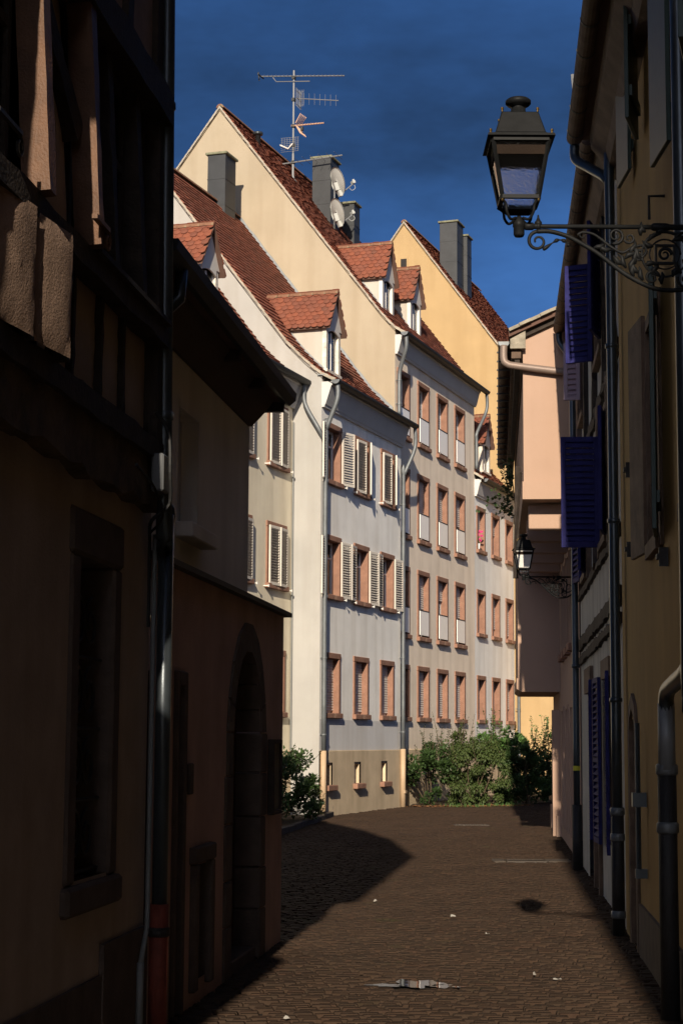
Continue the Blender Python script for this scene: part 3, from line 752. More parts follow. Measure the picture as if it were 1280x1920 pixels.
    while yy < yr - .2:
        inst('ridge_tile', rdg, part_o, (xc, yy, zr + .02)); yy += .34
    # cheek flashing
    fl_ = MB()
    for k in range(6):
        fl_.prism([(ys[k], roof_z(prof, ys[k]) + .0), (ys[k + 1], roof_z(prof, ys[k + 1])), (ys[k + 1], roof_z(prof, ys[k + 1]) + .10), (ys[k], roof_z(prof, ys[k]) + .10)], 'x', xc - hw - .025, xc - hw - .003)
    part('flashing', fl_, 'lead', part_o)
    return part_o

def chimney(house, x0, x1, y0, y1, z0, z1, name='chimney'):
    b = MB().box(x0, x1, y0, y1, z0, z1)
    o = part(name, b, 'slate', house, bevel=.01)
    # sheet seams
    sm = MB(); zz = z1 - .75
    while zz > z0 + .2:
        part('seam', MB().box(x0 - .008, x1 + .008, y0 - .008, y1 + .008, zz, zz + .02), 'slate', o); zz -= .8
    part('cap', MB().box(x0 - .06, x1 + .06, y0 - .06, y1 + .06, z1, z1 + .075), 'concrete', o, bevel=.015)
    return o

# ------------------------------------------------------------------ row of houses
REL1 = [(-.38, 10.95), (0, 11.14), (.45, 11.52), (.97, 12.05), (5.2, 17.6)]
BLD = dict(blind=1.0)
# house 0 (behind the dark left house)
w0 = [(-1.80, z, 1.36, 1.62, dict(curtain=.8)) for z in (2.43, 5.55, 8.55)] + [(-4.15, z, 1.36, 1.62, dict(curtain=.8)) for z in (5.55, 8.55)]
H0, prof0 = row_house('olive_house', 'olive beige house with closed cream shutters, half hidden by the dark left house', -9.0, -.02, .77, REL1, 10.25, 'h0', 'h0', wins=w0, gut=(-9, -.06), right_gable=False)
for z in (5.55, 8.55):
    for x in (-1.80, -4.15):
        shutter_leaf(H0, x + .06, .77 - .075, z + .07, .60, 1.46, R(-3)); shutter_leaf(H0, x + 1.28, .77 - .075, z + .07, .60, 1.46, R(5), right=True)
        for xx in (x - .12, x + 1.48): holdback(H0, xx, .77, z + .02)
dormer(H0, prof0, -5.0, 1.12, 1.05, 11.75, 12.75, 13.75, peel='peel')
part('cable_conduit', MB().tube([(-.06, .73, 1.6), (-.06, .73, 9.9)], .022, 8), 'pvc', H0)

# house 1 grey
w1 = []
for zi, z in enumerate((2.43, 5.43, 8.37)):
    for xi, x in enumerate((.27, 2.62, 4.93)):
        w1.append((x, z, 1.26, 1.62 if zi < 2 else 1.58, dict(blind=1.0) if zi == 0 else dict(curtain=.9 if zi == 1 else .6)))
base1 = [(.40, .93, .74, 1.30), (2.66, 3.21, .74, 1.30), (4.98, 5.53, .74, 1.30)]
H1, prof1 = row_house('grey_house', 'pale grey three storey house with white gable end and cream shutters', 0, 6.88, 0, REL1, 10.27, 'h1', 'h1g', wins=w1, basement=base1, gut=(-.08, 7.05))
for (a, b, c, d) in base1:
    bw = part('basement_window', MB().box(a, a + .05, -.0, .22, c, d).box(b - .05, b, -.0, .22, c, d).box(a + .05, b - .05, 0, .22, d - .05, d).box(a + .05, b - .05, .15, .2, c, c + .05), 'plinth', H1)
    part('sill', MB().box(a - .08, b + .1, -.16, .2, c - .14, c - .002), 'stone', bw, bevel=.012)
    for k in range(6): part('bar', MB().box(a + .07 + k * (b - a - .15) / 5, a + .115 + k * (b - a - .15) / 5, .10, .125, c + .002, d - .05), 'white', bw)
    part('backing', MB().box(a - .1, b + .1, .24, .26, c - .1, d + .1), 'room', bw)
# shutters of house 1: top row
x = .27
shutter_leaf(H1, x + .06, -.06, 8.44, .56, 1.42, R(-172)); shutter_leaf(H1, x + 1.20, -.06, 8.44, .56, 1.42, R(164), right=True)
for x in (2.62, 4.93):
    shutter_leaf(H1, x + .06, -.07, 8.44, .62, 1.42, R(-5)); shutter_leaf(H1, x + 1.20, -.07, 8.44, .52, 1.42, R(20), right=True)
for x in (.27, 2.62, 4.93):
    shutter_leaf(H1, x + .05, -.055, 5.50, .56, 1.46, R(-173)); shutter_leaf(H1, x + 1.21, -.055, 5.50, .56, 1.46, R(173), right=True)
    for z in (5.46, 8.40):
        for xx in (x - .14, x + 1.40): holdback(H1, xx, 0, z)
dormer(H1, prof1, 1.72, 1.10, .32, 11.55, 12.68, 13.68, peel='peel')
chimney(H1, 5.05, 5.85, 4.85, 5.42, 16.6, 19.0)
flashing(H1, prof1, 6.90, .25, 5.2)
part('step_flashing', MB().box(-.06, 6.85, -.1, .1, 11.08, 11.1), 'lead', H1)
P1z = 10.82
pipe(H1, [(.06, -.40, 10.86), (.06, -.40, 10.45), (.05, -.12, 9.70), (.06, -.10, 9.3), (.06, -.10, 1.6)], .062, clips=[(.06, -.10, z) for z in (8.9, 6.0, 3.9, 2.0)])
pipe(H0, [(-.13, .42, 10.86), (-.13, .40, 10.35), (-.13, .05, 9.72), (.0, -.08, 9.42)], .058, name='swan_neck')
part('pipe_sleeve', MB().tube([(.06, -.10, 1.6), (.06, -.10, 0)], .072, 12), 'tanpipe', H1, smooth=True)
pipe(H1, [(6.98, -.40, 10.86), (6.98, -.39, 10.25), (6.80, -.12, 9.45), (6.79, -.11, 9.1), (6.79, -.11, 1.6)], .055, clips=[(6.79, -.11, z) for z in (8.6, 6.4, 4.2, 2.1)])
part('pipe_sleeve', MB().tube([(6.79, -.11, 1.62), (6.79, -.11, 0)], .075, 12), 'tanpipe', H1, smooth=True)
part('cleaning_hatch', MB().box(6.70, 6.88, -.2, -.17, .38, .46), 'tanpipe', H1)
# grey lower band of the facade
part('lower_render_band', MB().sheet(.02, 6.86, 1.605, 2.38, -.004), mat('grey_band_render', (0.62, 0.61, 0.60), var=.05, streak=.12, bump=.1), H1)

# house 2 beige with cream gable
w2 = []
for zi, (z, h) in enumerate(((2.43, 1.62), (4.83, 2.1), (7.75, 2.1), (10.68, 2.02))):
    for xi, x in enumerate((7.12, 9.2, 11.32, 13.42)):
        kw = dict(blind=1.0) if zi == 0 else dict(blind=(0, [.5, .62, .45, .7][xi], [.55, .6, .62, .5][xi], 0)[zi], panel=.72, curtain=.95)
        if zi == 1 and xi == 2: kw['blind'] = .35
        w2.append((x, z, 1.25, h, kw))
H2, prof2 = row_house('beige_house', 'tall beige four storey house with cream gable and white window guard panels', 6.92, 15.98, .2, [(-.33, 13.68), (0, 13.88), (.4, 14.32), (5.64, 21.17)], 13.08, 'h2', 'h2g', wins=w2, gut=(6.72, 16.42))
dormer(H2, prof2, 8.22, 1.10, .85, 14.62, 15.66, 16.78)
dormer(H2, prof2, 11.12, 1.10, .85, 14.62, 15.66, 16.74)
chimney(H2, 11.35, 12.2, 3.78, 4.42, 17.8, 20.75)
chimney(H2, 13.3, 13.9, 3.62, 4.05, 17.3, 19.75)
pipe(H2, [(6.86, -.16, 13.56), (6.88, -.15, 13.2), (7.02, .07, 12.62), (7.03, .10, 12.2), (7.03, .10, 11.25)], .062, clips=[(7.03, .10, z) for z in (12.3, 11.6)])
pipe(H2, [(16.3, -.16, 13.56), (16.3, -.15, 13.0), (15.92, .08, 12.2), (15.92, .10, 11.9), (15.92, .10, 10.95)], .055)
pv = part('vent_pipe', MB().lathe([(.09, 0), (.09, .5), (.16, .5), (.17, .54), (.16, .58), (.02, .62)], (9.1, 5.45, 20.45), 12), 'darkpipe', H2, smooth=True)

# house 3 white
w3 = []
for zi, z in enumerate((2.45, 5.34, 8.17)):
    for xi, x in enumerate((16.22, 18.26, 20.28)):
        kw = [[dict(curtain=.9), dict(curtain=.9), dict(blind=.7, curtain=.9)], [dict(curtain=.9), dict(blind=.8), dict(blind=.9)], [dict(blind=.5), dict(blind=.45, curtain=.6), dict(curtain=.95)]][zi][xi]
        w3.append((x, z, 1.14, 1.57, kw))
H3, prof3 = row_house('white_house', 'white grey house at the end of the row with plain brown framed windows', 16.0, 21.66, .205, [(-.33, 10.65), (0, 10.85), (.5, 11.3), (.97, 11.8), (5.2, 17.2)], 10.05, 'h3', 'h3', wins=w3, gut=(16.1, 21.9), left_gable=True)
dormer(H3, prof3, 18.35, 1.05, .42, 11.25, 12.2, 13.2, peel='peel')
pipe(H3, [(21.6, -.25, 10.55), (21.6, -.24, 10.1), (21.5, .02, 9.6), (21.5, .02, 9.3), (21.5, .02, 0)], .06, clips=[(21.5, .02, z) for z in (8, 5.5, 3)])
pt = thing('potted_flower', 'pink flower in a white pot on the upper sill of the white house', 'flower', ROW, (16.62, .24, 8.28))
part('pot', MB().lathe([(.05, 0), (.075, .22), (.065, .22)], (16.62, .24, 8.28), 10), 'pot', pt)
part('stem', MB().tube([(16.62, .24, 8.48), (16.63, .22, 8.75)], .012, 6).tube([(16.62, .24, 8.48), (16.58, .21, 8.68)], .01, 6), 'leafmid', pt)
bl = MB()
for k in range(14):
    c = Vector((16.62 + random.gauss(0, .06), .22 + random.gauss(0, .05), 8.80 + random.gauss(0, .07))); s_ = .045
    bl.poly([c + Vector((s_, 0, 0)), c + Vector((0, s_, .3 * s_)), c + Vector((-s_, 0, 0)), c + Vector((0, -s_, s_ * .6))])
    bl.poly([c + Vector((0, 0, s_)), c + Vector((0, s_, 0)), c + Vector((0, 0, -s_)), c + Vector((0, -s_, 0))])
part('bloom', bl, 'bloom', pt)

# house 4 apricot gable closing the view
H4, prof4 = row_house('apricot_house', 'apricot coloured house whose tall gable closes the end of the street', 21.70, 33.0, -3.2, [(-.35, 10.9), (0, 11.1), (7.63, 21.5)], 10.4, 'h4', 'h4', plinth_top=1.0, gut=(21.4, 33.2))
vs4 = part('attic_vent', MB().box(21.66, 21.72, 4.32, 4.55, 19.62, 20.05), 'room', H4)
part('vent_surround', MB().box(21.67, 21.695, 4.28, 4.32, 19.58, 20.09).box(21.67, 21.695, 4.55, 4.59, 19.58, 20.09), 'h4', vs4)
chimney(H4, 23.1, 24.0, 2.72, 3.42, 17.9, 21.75)
chimney(H4, 24.15, 24.8, 2.60, 3.2, 17.9, 21.45)

# ------------------------------------------------------------------ antenna and dishes on the cream gabled house
def rod(mb, a, b, r): mb.tube([a, b], r, 6); return mb
AX, AY = 11.1, 5.0
an = thing('roof_antenna', 'tall steel roof antenna mast with five aerials above the cream gable', 'antenna', ROW, (AX, AY, 19.95))
part('mast', MB().tube([(AX, AY - .14, 19.80), (AX, AY - .12, 19.92), (AX, AY - .02, 20.05), (AX, AY, 20.2), (AX, AY, 20.9)], .042, 8).tube([(AX, AY, 20.85), (AX, AY, 23.75)], .033, 8), 'steel', an)
def yagi(z, ya, yb, z_a, z_b, els, r=.022, m='steel', xl=.35, el_r=.006, vert=False):
    """boom from y=ya to y=yb (positive y = left), elements across x"""
    o = part('aerial_boom', MB().tube([(AX - .05, AY + ya, z + z_a), (AX - .05, AY + yb, z + z_b)], r, 6), m, an)
    for k in range(els):
        q = (k + .5) / els; yy = AY + ya + (yb - ya) * q; zz = z + z_a + (z_b - z_a) * q
        b = MB().tube([(AX - .05, yy, zz - xl), (AX - .05, yy, zz + xl)], el_r, 5) if vert else MB().tube([(AX - .05 - xl, yy, zz + .0), (AX - .05 + xl, yy, zz)], el_r, 5)
        part('aerial_element', b, m, o)
    return o
yagi(23.55, 1.18, -1.78, .12, -.20, 22, r=.020, xl=.12)
part('aerial_strut', MB().tube([(AX - .05, AY + .72, 23.58), (AX - .05, AY + .6, 23.42), (AX - .05, AY - .58, 23.30)], .016, 6), 'steel', an)
part('aerial_reflector', MB().tube([(AX - .05, AY + 1.2, 23.52), (AX - .05, AY + 1.24, 23.82)], .02, 6).tube([(AX - .30, AY + 1.15, 23.66), (AX + .2, AY + 1.15, 23.68)], .025, 6), 'gutter', an)
yagi(22.75, -.10, -1.58, .02, -.22, 8, xl=.19, vert=True, el_r=.005, r=.016)
gr_ = MB()
for k in range(7): gr_.tube([(AX - .3 + .08 * k, AY - .20, 22.42), (AX - .3 + .08 * k, AY - .20, 23.04)], .007, 5)
for zz in (22.5, 22.72, 22.95): gr_.tube([(AX - .3, AY - .20, zz), (AX + .2, AY - .20, zz)], .009, 5).tube([(AX - .1, AY - .15, zz), (AX - .1, AY - .38, zz)], .008, 5)
for yy in (.26, .32, .38): gr_.tube([(AX - .1, AY - yy, 22.45), (AX - .1, AY - yy, 23.02)], .008, 5)
part('aerial_grid', gr_, 'steel', an)
yagi(21.85, .06, -1.08, .0, -.02, 12, m='copperbar', xl=.09, r=.022)
bf = MB()
for k in range(5):
    for sg in (-1, 1): bf.tube([(AX - .22 + .1 * k, AY - .16, 21.84 + sg * .03), (AX - .22 + .1 * k, AY - .16 - .17 - .012 * k, 21.84 + sg * .34)], .016, 5)
part('aerial_wing', bf, 'copperbar', an)
part('junction_box', MB().box(AX - .1, AX, AY - .36, AY - .28, 21.66, 21.78), 'gutter', an)
gp = MB()
for k in range(7): gp.tube([(AX - .08, AY - .2 + .105 * k * .9, 20.98 + .02 * k), (AX - .08, AY - .2 + .105 * k * .9, 21.46)], .007, 5)
for k in range(8): gp.tube([(AX - .08, AY - .22, 20.98 + .065 * k), (AX - .08, AY + .40, 20.98 + .068 * k)], .007, 5)
part('aerial_panel', gp, 'steel', an)
part('aerial_bowtie', MB().tube([(AX - .15, AY + .40, 21.20), (AX - .15, AY + .12, 21.05), (AX - .12, AY - .02, 21.22)], .026, 6), 'white', an)
yagi(20.62, .75, -1.72, -.05, .06, 9, xl=.42, r=.024)
for k, (zz) in enumerate((23.5, 22.75, 21.85, 21.2, 20.62)):
    part('clamp', MB().box(AX - .07, AX + .06, AY - .05, AY + .05, zz - .05, zz + .05), 'gutter', an)

def satdish(label, c, rr):
    t = thing('satellite_dish', label, 'satellite dish', ROW, c, 'satellite dishes by the chimney')
    b = MB(); prof = [(rr * q, .16 * rr * q * q) for q in (0.05, .3, .5, .7, .85, 1.0)]
    # axis roughly along -y (towards the street) tilted up and turned away from the camera
    ax = Vector((.66, -.68, .34)).normalized(); e1 = ax.cross(Vector((0, 0, 1))).normalized(); e2 = e1.cross(ax)
    C = Vector(c)
    rings = []
    for r_, h_ in prof:
        rings.append(b.pts([C + ax * (h_ - .05) + (e1 * math.cos(2 * math.pi * k / 28) + e2 * 1.08 * math.sin(2 * math.pi * k / 28)) * r_ for k in range(28)]))
    rim = b.pts([C + ax * (.16 * rr - .075) + (e1 * math.cos(2 * math.pi * k / 28) + e2 * 1.08 * math.sin(2 * math.pi * k / 28)) * (rr + .012) for k in range(28)])
    rings.append(rim)
    for a, d in zip(rings, rings[1:]):
        for k in range(28): b.f.append([a[k], a[(k + 1) % 28], d[(k + 1) % 28], d[k]])
    b.f.append(rings[0]); part('reflector', b, 'dish', t, smooth=True)
    part('mount', MB().obox(C - ax * .10 - e2 * rr * .35, e1 * .05, e2 * .13, ax * .07).obox(C - ax * .05 - e2 * rr * .92, e1 * .07, e2 * .10, ax * .06), 'dish', t, bevel=.01)
    for k in range(3): part('bolt', MB().obox(C - ax * .12 - e2 * (rr * .1 + .07 * k), e1 * .012, e2 * .012, ax * .05), 'gutter', t)
    base = C - e2 * rr * .95; tip = C + ax * rr * 1.25 - e2 * rr * .42
    arm = part('feed_arm', MB().tube([base, tip], .022, 6), 'steel', t)
    part('receiver', MB().obox(tip + e2 * .04, e1 * .09, e2 * .045, ax * .05).obox(tip + e2 * .09 + e1 * .05, e1 * .03, e2 * .04, ax * .03), 'dish', arm, bevel=.008)
    part('cable', MB().tube(smooth_path([tip, tip - e2 * .16 + e1 * .02, tip - ax * .14 - e2 * .20, tip - ax * .2 - e2 * .08], 5), .008, 5), 'dish', arm)
DX, DY = 11.28, 3.62
dp = thing('dish_pole', 'slim steel pole beside the chimney carrying the two satellite dishes', 'pole', ROW, (DX, DY, 18.1))
part('pole', MB().tube([(DX, DY, 18.05), (DX, DY, 19.95)], .028, 8), 'steel', dp, smooth=True)
part('pole_flashing', MB().lathe([(.09, 0), (.05, .14), (.045, .3)], (DX, DY, 18.12), 10), 'gutter', dp)
satdish('upper grey satellite dish beside the dark chimney', (DX - .12, DY - .15, 19.85), .43)
satdish('lower grey satellite dish beside the dark chimney', (DX - .12, DY - .15, 18.82), .42)

# ------------------------------------------------------------------ left: timber framed house
def beam(mb, a, b, w, d):    # bar from a to b, w = width along the wall, d = depth
    a, b = Vector(a), Vector(b); t = (b - a); l_ = t.length / 2; t.normalize()
    dv = Vector((0, 1, 0)); sv = t.cross(dv).normalized(); dv = sv.cross(t).normalized()
    return mb.obox((a + b) / 2, t * l_, sv * (w / 2), dv * (d / 2))
def rough_bar(a, b, w, d, n=14, amp=.02, seed=0):
    """hand-hewn beam: many cross sections with wavering edges"""
    rnd = random.Random(seed); a, b = Vector(a), Vector(b); t = (b - a).normalized(); dv = Vector((0, 1, 0)); sv = t.cross(dv).normalized(); dv = sv.cross(t).normalized()
    mb = MB(); prev = None
    for k in range(n + 1):
        c = a + (b - a) * k / n
        P = [c + sv * (i * w / 2 + rnd.gauss(0, amp)) + dv * (j * d / 2 + rnd.gauss(0, amp * .5)) for i, j in ((-1, -1), (1, -1), (1, 1), (-1, 1))]
        r_ = mb.pts(P)
        if prev:
            for q in range(4): mb.f.append([prev[q], prev[(q + 1) % 4], r_[(q + 1) % 4], r_[q]])
        else: mb.f.append(r_[::-1])
        prev = r_
    mb.f.append(prev); return mb
A0, A1 = -14.1, -5.78
A = thing('timber_framed_house', 'dark red half timbered house with jettied upper floors at the left edge', 'house', LEFT, (A1, 0, 0))
part('ground_floor_wall', MB().sheet(A0, A1, -.1, 3.36, 0, [(-7.56, -6.76, 1.12, 2.92)]).poly([(A1, 0, -.1), (A1, 6, -.1), (A1, 6, 3.36), (A1, 0, 3.36)]), 'darkred', A)
part('base_course', MB().box(A0, -6.9, -.02, .1, -.1, .55).box(-6.899, A1, -.03, .1, -.1, .72), 'darkstone', A)
wa = part('ground_window', MB().box(-7.46, -7.40, .30, .35, 1.1, 2.9).box(-6.92, -6.86, .30, .35, 1.1, 2.9).box(-7.18, -7.13, .31, .345, 1.1, 2.9).box(-7.40, -6.92, .305, .34, 2.2, 2.25), 'timber', A)
for (x0, x1, z0, z1) in ((-7.72, -7.54, 1.10, 2.90), (-6.78, -6.60, 1.10, 2.90)): part('jamb', MB().box(x0, x1, -.02, .36, z0, z1), 'darkstone', wa, bevel=.02)
part('lintel', MB().box(-7.74, -6.58, -.025, .36, 2.90, 3.16), 'darkstone', wa, bevel=.02)
part('sill', MB().box(-7.76, -6.56, -.05, .36, .94, 1.10), 'darkstone', wa, bevel=.02)
part('pane', MB().box(-7.42, -6.9, .32, .325, 1.12, 2.9), 'glass', wa)
part('curtain', MB().box(-7.42, -7.16, .42, .425, 1.12, 2.2), 'pvc', wa)
part('room', MB().box(-7.7, -6.6, .9, .92, 1.0, 3.0).box(-7.7, -7.68, .36, .9, 1.0, 3.0).box(-6.62, -6.6, .36, .9, 1.0, 3.0), 'room', wa)
gri = MB()
for k, zc in enumerate((1.35, 1.75, 2.15, 2.55)):
    for sx in (-1, 1): gri.tube(spiral((-7.16 + sx * .14, zc), .15, .03, R(90), R(90) + sx * R(520), 26, y=.06), .011, 6)
    gri.tube([(-7.54, .06, zc - .2), (-6.78, .06, zc - .2)], .011, 6)
part('window_grille', gri, 'iron', A)
# bressummer
part('bressummer', rough_bar((A0, .0, 3.56), (-6.0, .0, 3.56), .44, .20, 34, .018, 3), 'beam', A)
part('joist_rail', rough_bar((A0, -.08, 3.70), (-6.06, -.08, 3.70), .13, .12, 30, .008, 4), 'timber', A)
def bulge(x0, x1, z0, z1, yb, d, nx=12, nz=12, seed=0, y1=None, turn=0.0):
    rnd = random.Random(seed); mb = MB(); y1 = yb if y1 is None else y1
    ix = [[0] * (nz + 1) for _ in range(nx + 1)]
    for i in range(nx + 1):
        for j in range(nz + 1):
            u, v = i / nx, j / nz
            e = (1 - abs(2 * u - 1) ** 2.4) * (1 - abs(2 * v - 1) ** 6)
            ix[i][j] = len(mb.v)
            mb.v.append((x0 + (x1 - x0) * u, yb + (y1 - yb) * v - d * e - turn * u + rnd.gauss(0, .0013), z0 + (z1 - z0) * v))
    for i in range(nx):
        for j in range(nz): mb.f.append([ix[i][j], ix[i + 1][j], ix[i + 1][j + 1], ix[i][j + 1]])
    return mb
xs_ = [-14.0, -13.0, -12.0, -11.0, -10.3, -9.72, -9.12, -8.62, -8.05, -7.45, -6.90, -6.20]
for k, (a, b) in enumerate(zip(xs_, xs_[1:])):
    lit = -10.5 < a and b < -8.5; step = {-10.3: .05, -9.72: .085, -9.12: .125}.get(a, 0)
    part('plaster_panel', bulge(a + .03, b - .02, 3.77, 4.40, -.04 - step, .015, seed=k, turn=.062 if lit else 0), 'oldplaster' if b < -8.5 else 'darkred', A, smooth=True)
    part('post', rough_bar((b, -.03 - step, 3.76), (b + random.uniform(-.02, .02), -.03 - step, 4.42), .045, .10 if not lit else .12, 8, .004, k), 'timber', A)
part('post', rough_bar((-6.14, -.08, 3.76), (-6.14, -.06, 6.0), .16, .10, 12, .006, 31), 'timber', A)
part('sill_beam', rough_bar((A0, -.11, 4.44), (-6.10, -.11, 4.44), .13, .12, 30, .006, 9), 'timber', A)
part('sill_board', MB().box(-7.95, -6.15, -.20, -.10, 4.50, 4.53), 'timber', A)
yt = lambda z: -.09 + (z - 4.5) * .06
for (xa, xb, w, m) in ((-9.02, -9.02, .12, 'oak'), (-8.06, -8.06, .10, 'oak'), (-7.42, -7.42, .10, 'timber'), (-6.72, -6.72, .10, 'timber'), (-10.6, -10.6, .16, 'timber'), (-11.8, -11.8, .16, 'timber')):
    part('post', rough_bar((xa, yt(4.5) - (.07 if m == 'oak' else 0), 4.5), (xb, yt(5.86) - (.07 if m == 'oak' else 0), 5.86), w, .14, 10, .004, int(xa * 10)), m, A)
part('plaster_panel', bulge(-8.95, -8.12, 4.5, 5.85, yt(4.5) + .035, .03, y1=yt(5.85) + .035, seed=41), 'darkred', A, smooth=True)
part('plaster_panel', bulge(-13.9, -10.68, 4.5, 5.85, yt(4.5) + .035, .03, y1=yt(5.85) + .035, seed=42), 'darkred', A, smooth=True)
part('brace', rough_bar((-8.92, yt(5.7), 5.80), (-8.14, yt(4.9) , 5.10), .15, .10, 8, .006, 17), 'timber', A)
# upper windows: recessed frames and dark panes
for k, (a, b) in enumerate(((-10.52, -9.09), (-7.99, -7.47), (-7.37, -6.77), (-6.67, -6.22))):
    wv = part('upper_window', MB().box(a, a + .05, -.02, .03, 4.52, 5.84).box(b - .05, b, -.02, .03, 4.52, 5.84).box(a + .05, b - .05, -.018, .028, 4.52, 4.58).box(a + .05, b - .05, -.018, .028, 5.30, 5.35).box(a + .05, b - .05, -.018, .028, 5.78, 5.84), 'timber', A)
    part('pane', MB().box(a + .04, b - .04, .005, .01, 4.56, 5.80), 'glass', wv)
    part('room', MB().box(a - .1, b + .1, .7, .72, 4.4, 5.9), 'room', wv)
part('upper_rail', rough_bar((A0, -.07, 5.95), (-6.08, -.07, 5.95), .20, .20, 30, .008, 12), 'timber', A)
part('upper_wall', MB().box(A0, -6.08, -.06, .1, 6.05, 7.75), 'oldplaster', A)
for xx in (-13, -11.5, -10, -9.0, -8.0, -7.0, -6.2): part('post', rough_bar((xx, -.05, 6.05), (xx, -.05, 7.7), .16, .10, 8, .006, int(xx * 7)), 'timber', A)
part('side_wall', MB().box(-6.10, -6.06, -.055, 8, 3.36, 7.75), 'darkred', A)
part('side_wall', MB().box(A0, A0 + .04, .1, 8, -.1, 7.75), 'darkred', A)
part('inner_core', MB().box(A0 + .05, -6.12, .75, 7.9, 3.38, 7.7), 'room', A)
part('roof', MB().prism([(-.52, 7.80), (.25, 9.95), (1.15, 11.45), (2.3, 12.9), (3.4, 14.4), (6.8, 9.5), (8.0, 7.7), (-.40, 7.72)], 'x', A0, A1 + .05), 'underlay', A)
# fittings
hk = part('iron_hook', MB().box(-8.26, -7.98, -.25, -.22, 4.60, 4.625).tube(spiral((-7.98, 4.55), .055, .02, R(90), R(-380), 20, y=-.235), .010, 6), 'oak', A)
part('iron_hook', MB().box(-9.75, -9.40, -.19, -.17, 4.66, 4.68).tube(spiral((-9.42, 4.60), .05, .02, R(90), R(-380), 20, y=-.18), .009, 6), 'iron', A)
part('meter_box', MB().box(-6.34, -6.16, -.20, -.12, 3.42, 3.66), 'plastic', A, bevel=.012)
part('cable', MB().tube(smooth_path([(-6.32, -.14, 3.92), (-6.26, -.21, 3.80), (-6.24, -.22, 3.55), (-6.16, -.20, 3.36), (-6.20, -.10, 3.25), (-5.98, -.04, 3.15), (-5.93, -.03, 2.9), (-5.93, -.03, 2.6)], 5), .012, 6), 'cable', A)
part('cable', MB().tube(smooth_path([(-6.9, -.16, 3.50), (-6.5, -.18, 3.42), (-6.2, -.17, 3.28), (-6.0, -.05, 3.20)], 5), .009, 6), 'cable', A)
part('plastic_tube', MB().tube([(-5.87, -.05, 3.2), (-5.89, -.05, .72), (-6.02, -.05, .56), (-6.06, -.05, .50)], .017, 8).tube([(-6.06, -.05, .52), (-6.07, -.05, 0)], .024, 8), 'pvc', A, smooth=True)
pA = pipe(A, [(-6.09, -.105, 7.7), (-6.00, -.13, 3.45), (-5.92, -.13, 3.32)], .052, 'darkpipe')
for zz, xx, yy in ((6.0, -6.054, -.115), (3.95, -6.01, -.127)): part('pipe_joint', MB().lathe([(.052, -.03), (.060, -.02), (.060, .02), (.052, .03)], (xx, yy, zz), 14), 'darkpipe', pA, smooth=True)
part('downpipe', MB().tube([(-5.86, -.12, 3.36), (-5.86, -.12, .85)], .050, 14), 'darkpipe', A, smooth=True)
part('pipe_head', MB().lathe([(.02, .08), (.055, .03), (.060, -.02), (.052, -.06)], (-5.86, -.12, 3.34), 14), 'darkpipe', A, smooth=True)
part('pipe_sleeve', MB().tube([(-5.87, -.12, .86), (-5.87, -.12, -.02)], .060, 14), 'rust', A, smooth=True)
part('sleeve_collar', MB().lathe([(.062, 0), (.072, .01), (.072, .05), (.062, .06)], (-5.87, -.12, .66), 14), 'iron', A, smooth=True)

# unseen neighbour of the timber framed house, added to cast the left eave shadow
N = thing('shading_low_house', 'unseen low eaved dark red house added beside the camera on the left for its shadow', 'house', LEFT, (-14.2, 0, 0))
part('wall', MB().box(-34, -14.15, .02, 6, -.1, 5.35), 'darkred', N)
part('roof', MB().prism([(-.44, 5.30), (-.44, 5.40), (4.5, 9.6), (9, 5.3)], 'x', -34, -14.12), 'underlay', N)

# ------------------------------------------------------------------ left: low house with arched door
Bh = thing('arched_door_house', 'low shaded house with arched brown door and grey upper wall', 'house', LEFT, (0, 0, 0))
B0 = -5.74
def arch_z(x, xc, hw, zs, zp):   # slightly pointed arch
    q = min(1, abs(x - xc) / hw); return zs + (zp - zs) * (1 - q ** 2.1) ** .6
XC, HW, ZS, ZP = -2.02, .70, 1.95, 2.64
w_ = MB(); n_ = 20
w_.sheet(B0, XC - HW, -.1, 3.06, 0, [(-4.94, -4.66, 0, 2.3), (-4.22, -3.70, .16, .98)]); w_.sheet(XC + HW, 0, -.1, 3.06, 0)
for k in range(n_):
    xa, xb = XC - HW + 2 * HW * k / n_, XC - HW + 2 * HW * (k + 1) / n_
    w_.poly([(xa, 0, arch_z(xa, XC, HW, ZS, ZP)), (xb, 0, arch_z(xb, XC, HW, ZS, ZP)), (xb, 0, 3.06), (xa, 0, 3.06)])
w_.poly([(0, 0, -.1), (0, 5, -.1), (0, 5, 3.06), (0, 0, 3.06)])
part('wall', w_, 'pinkwall', Bh)
part('coping', MB().prism([(-.07, 3.06), (-.07, 3.10), (.34, 3.17), (.34, 3.06)], 'x', B0, .08), 'gutter', Bh)
dr_ = thing  # placeholder name kept local
door = part('door', MB().box(XC - HW - .1, XC + HW + .1, .24, .30, -.1, 2.75), 'doorwood', Bh)
for k in range(7): part('plank', MB().box(XC - HW + .02 + k * .2, XC - HW + .21 + k * .2, .215, .24, .0, 2.7), 'doorwood', door, bevel=.008)
part('step', MB().box(XC - HW + .01, XC + HW - .01, .02, .26, -.1, .10), 'darkstone', Bh, bevel=.01)
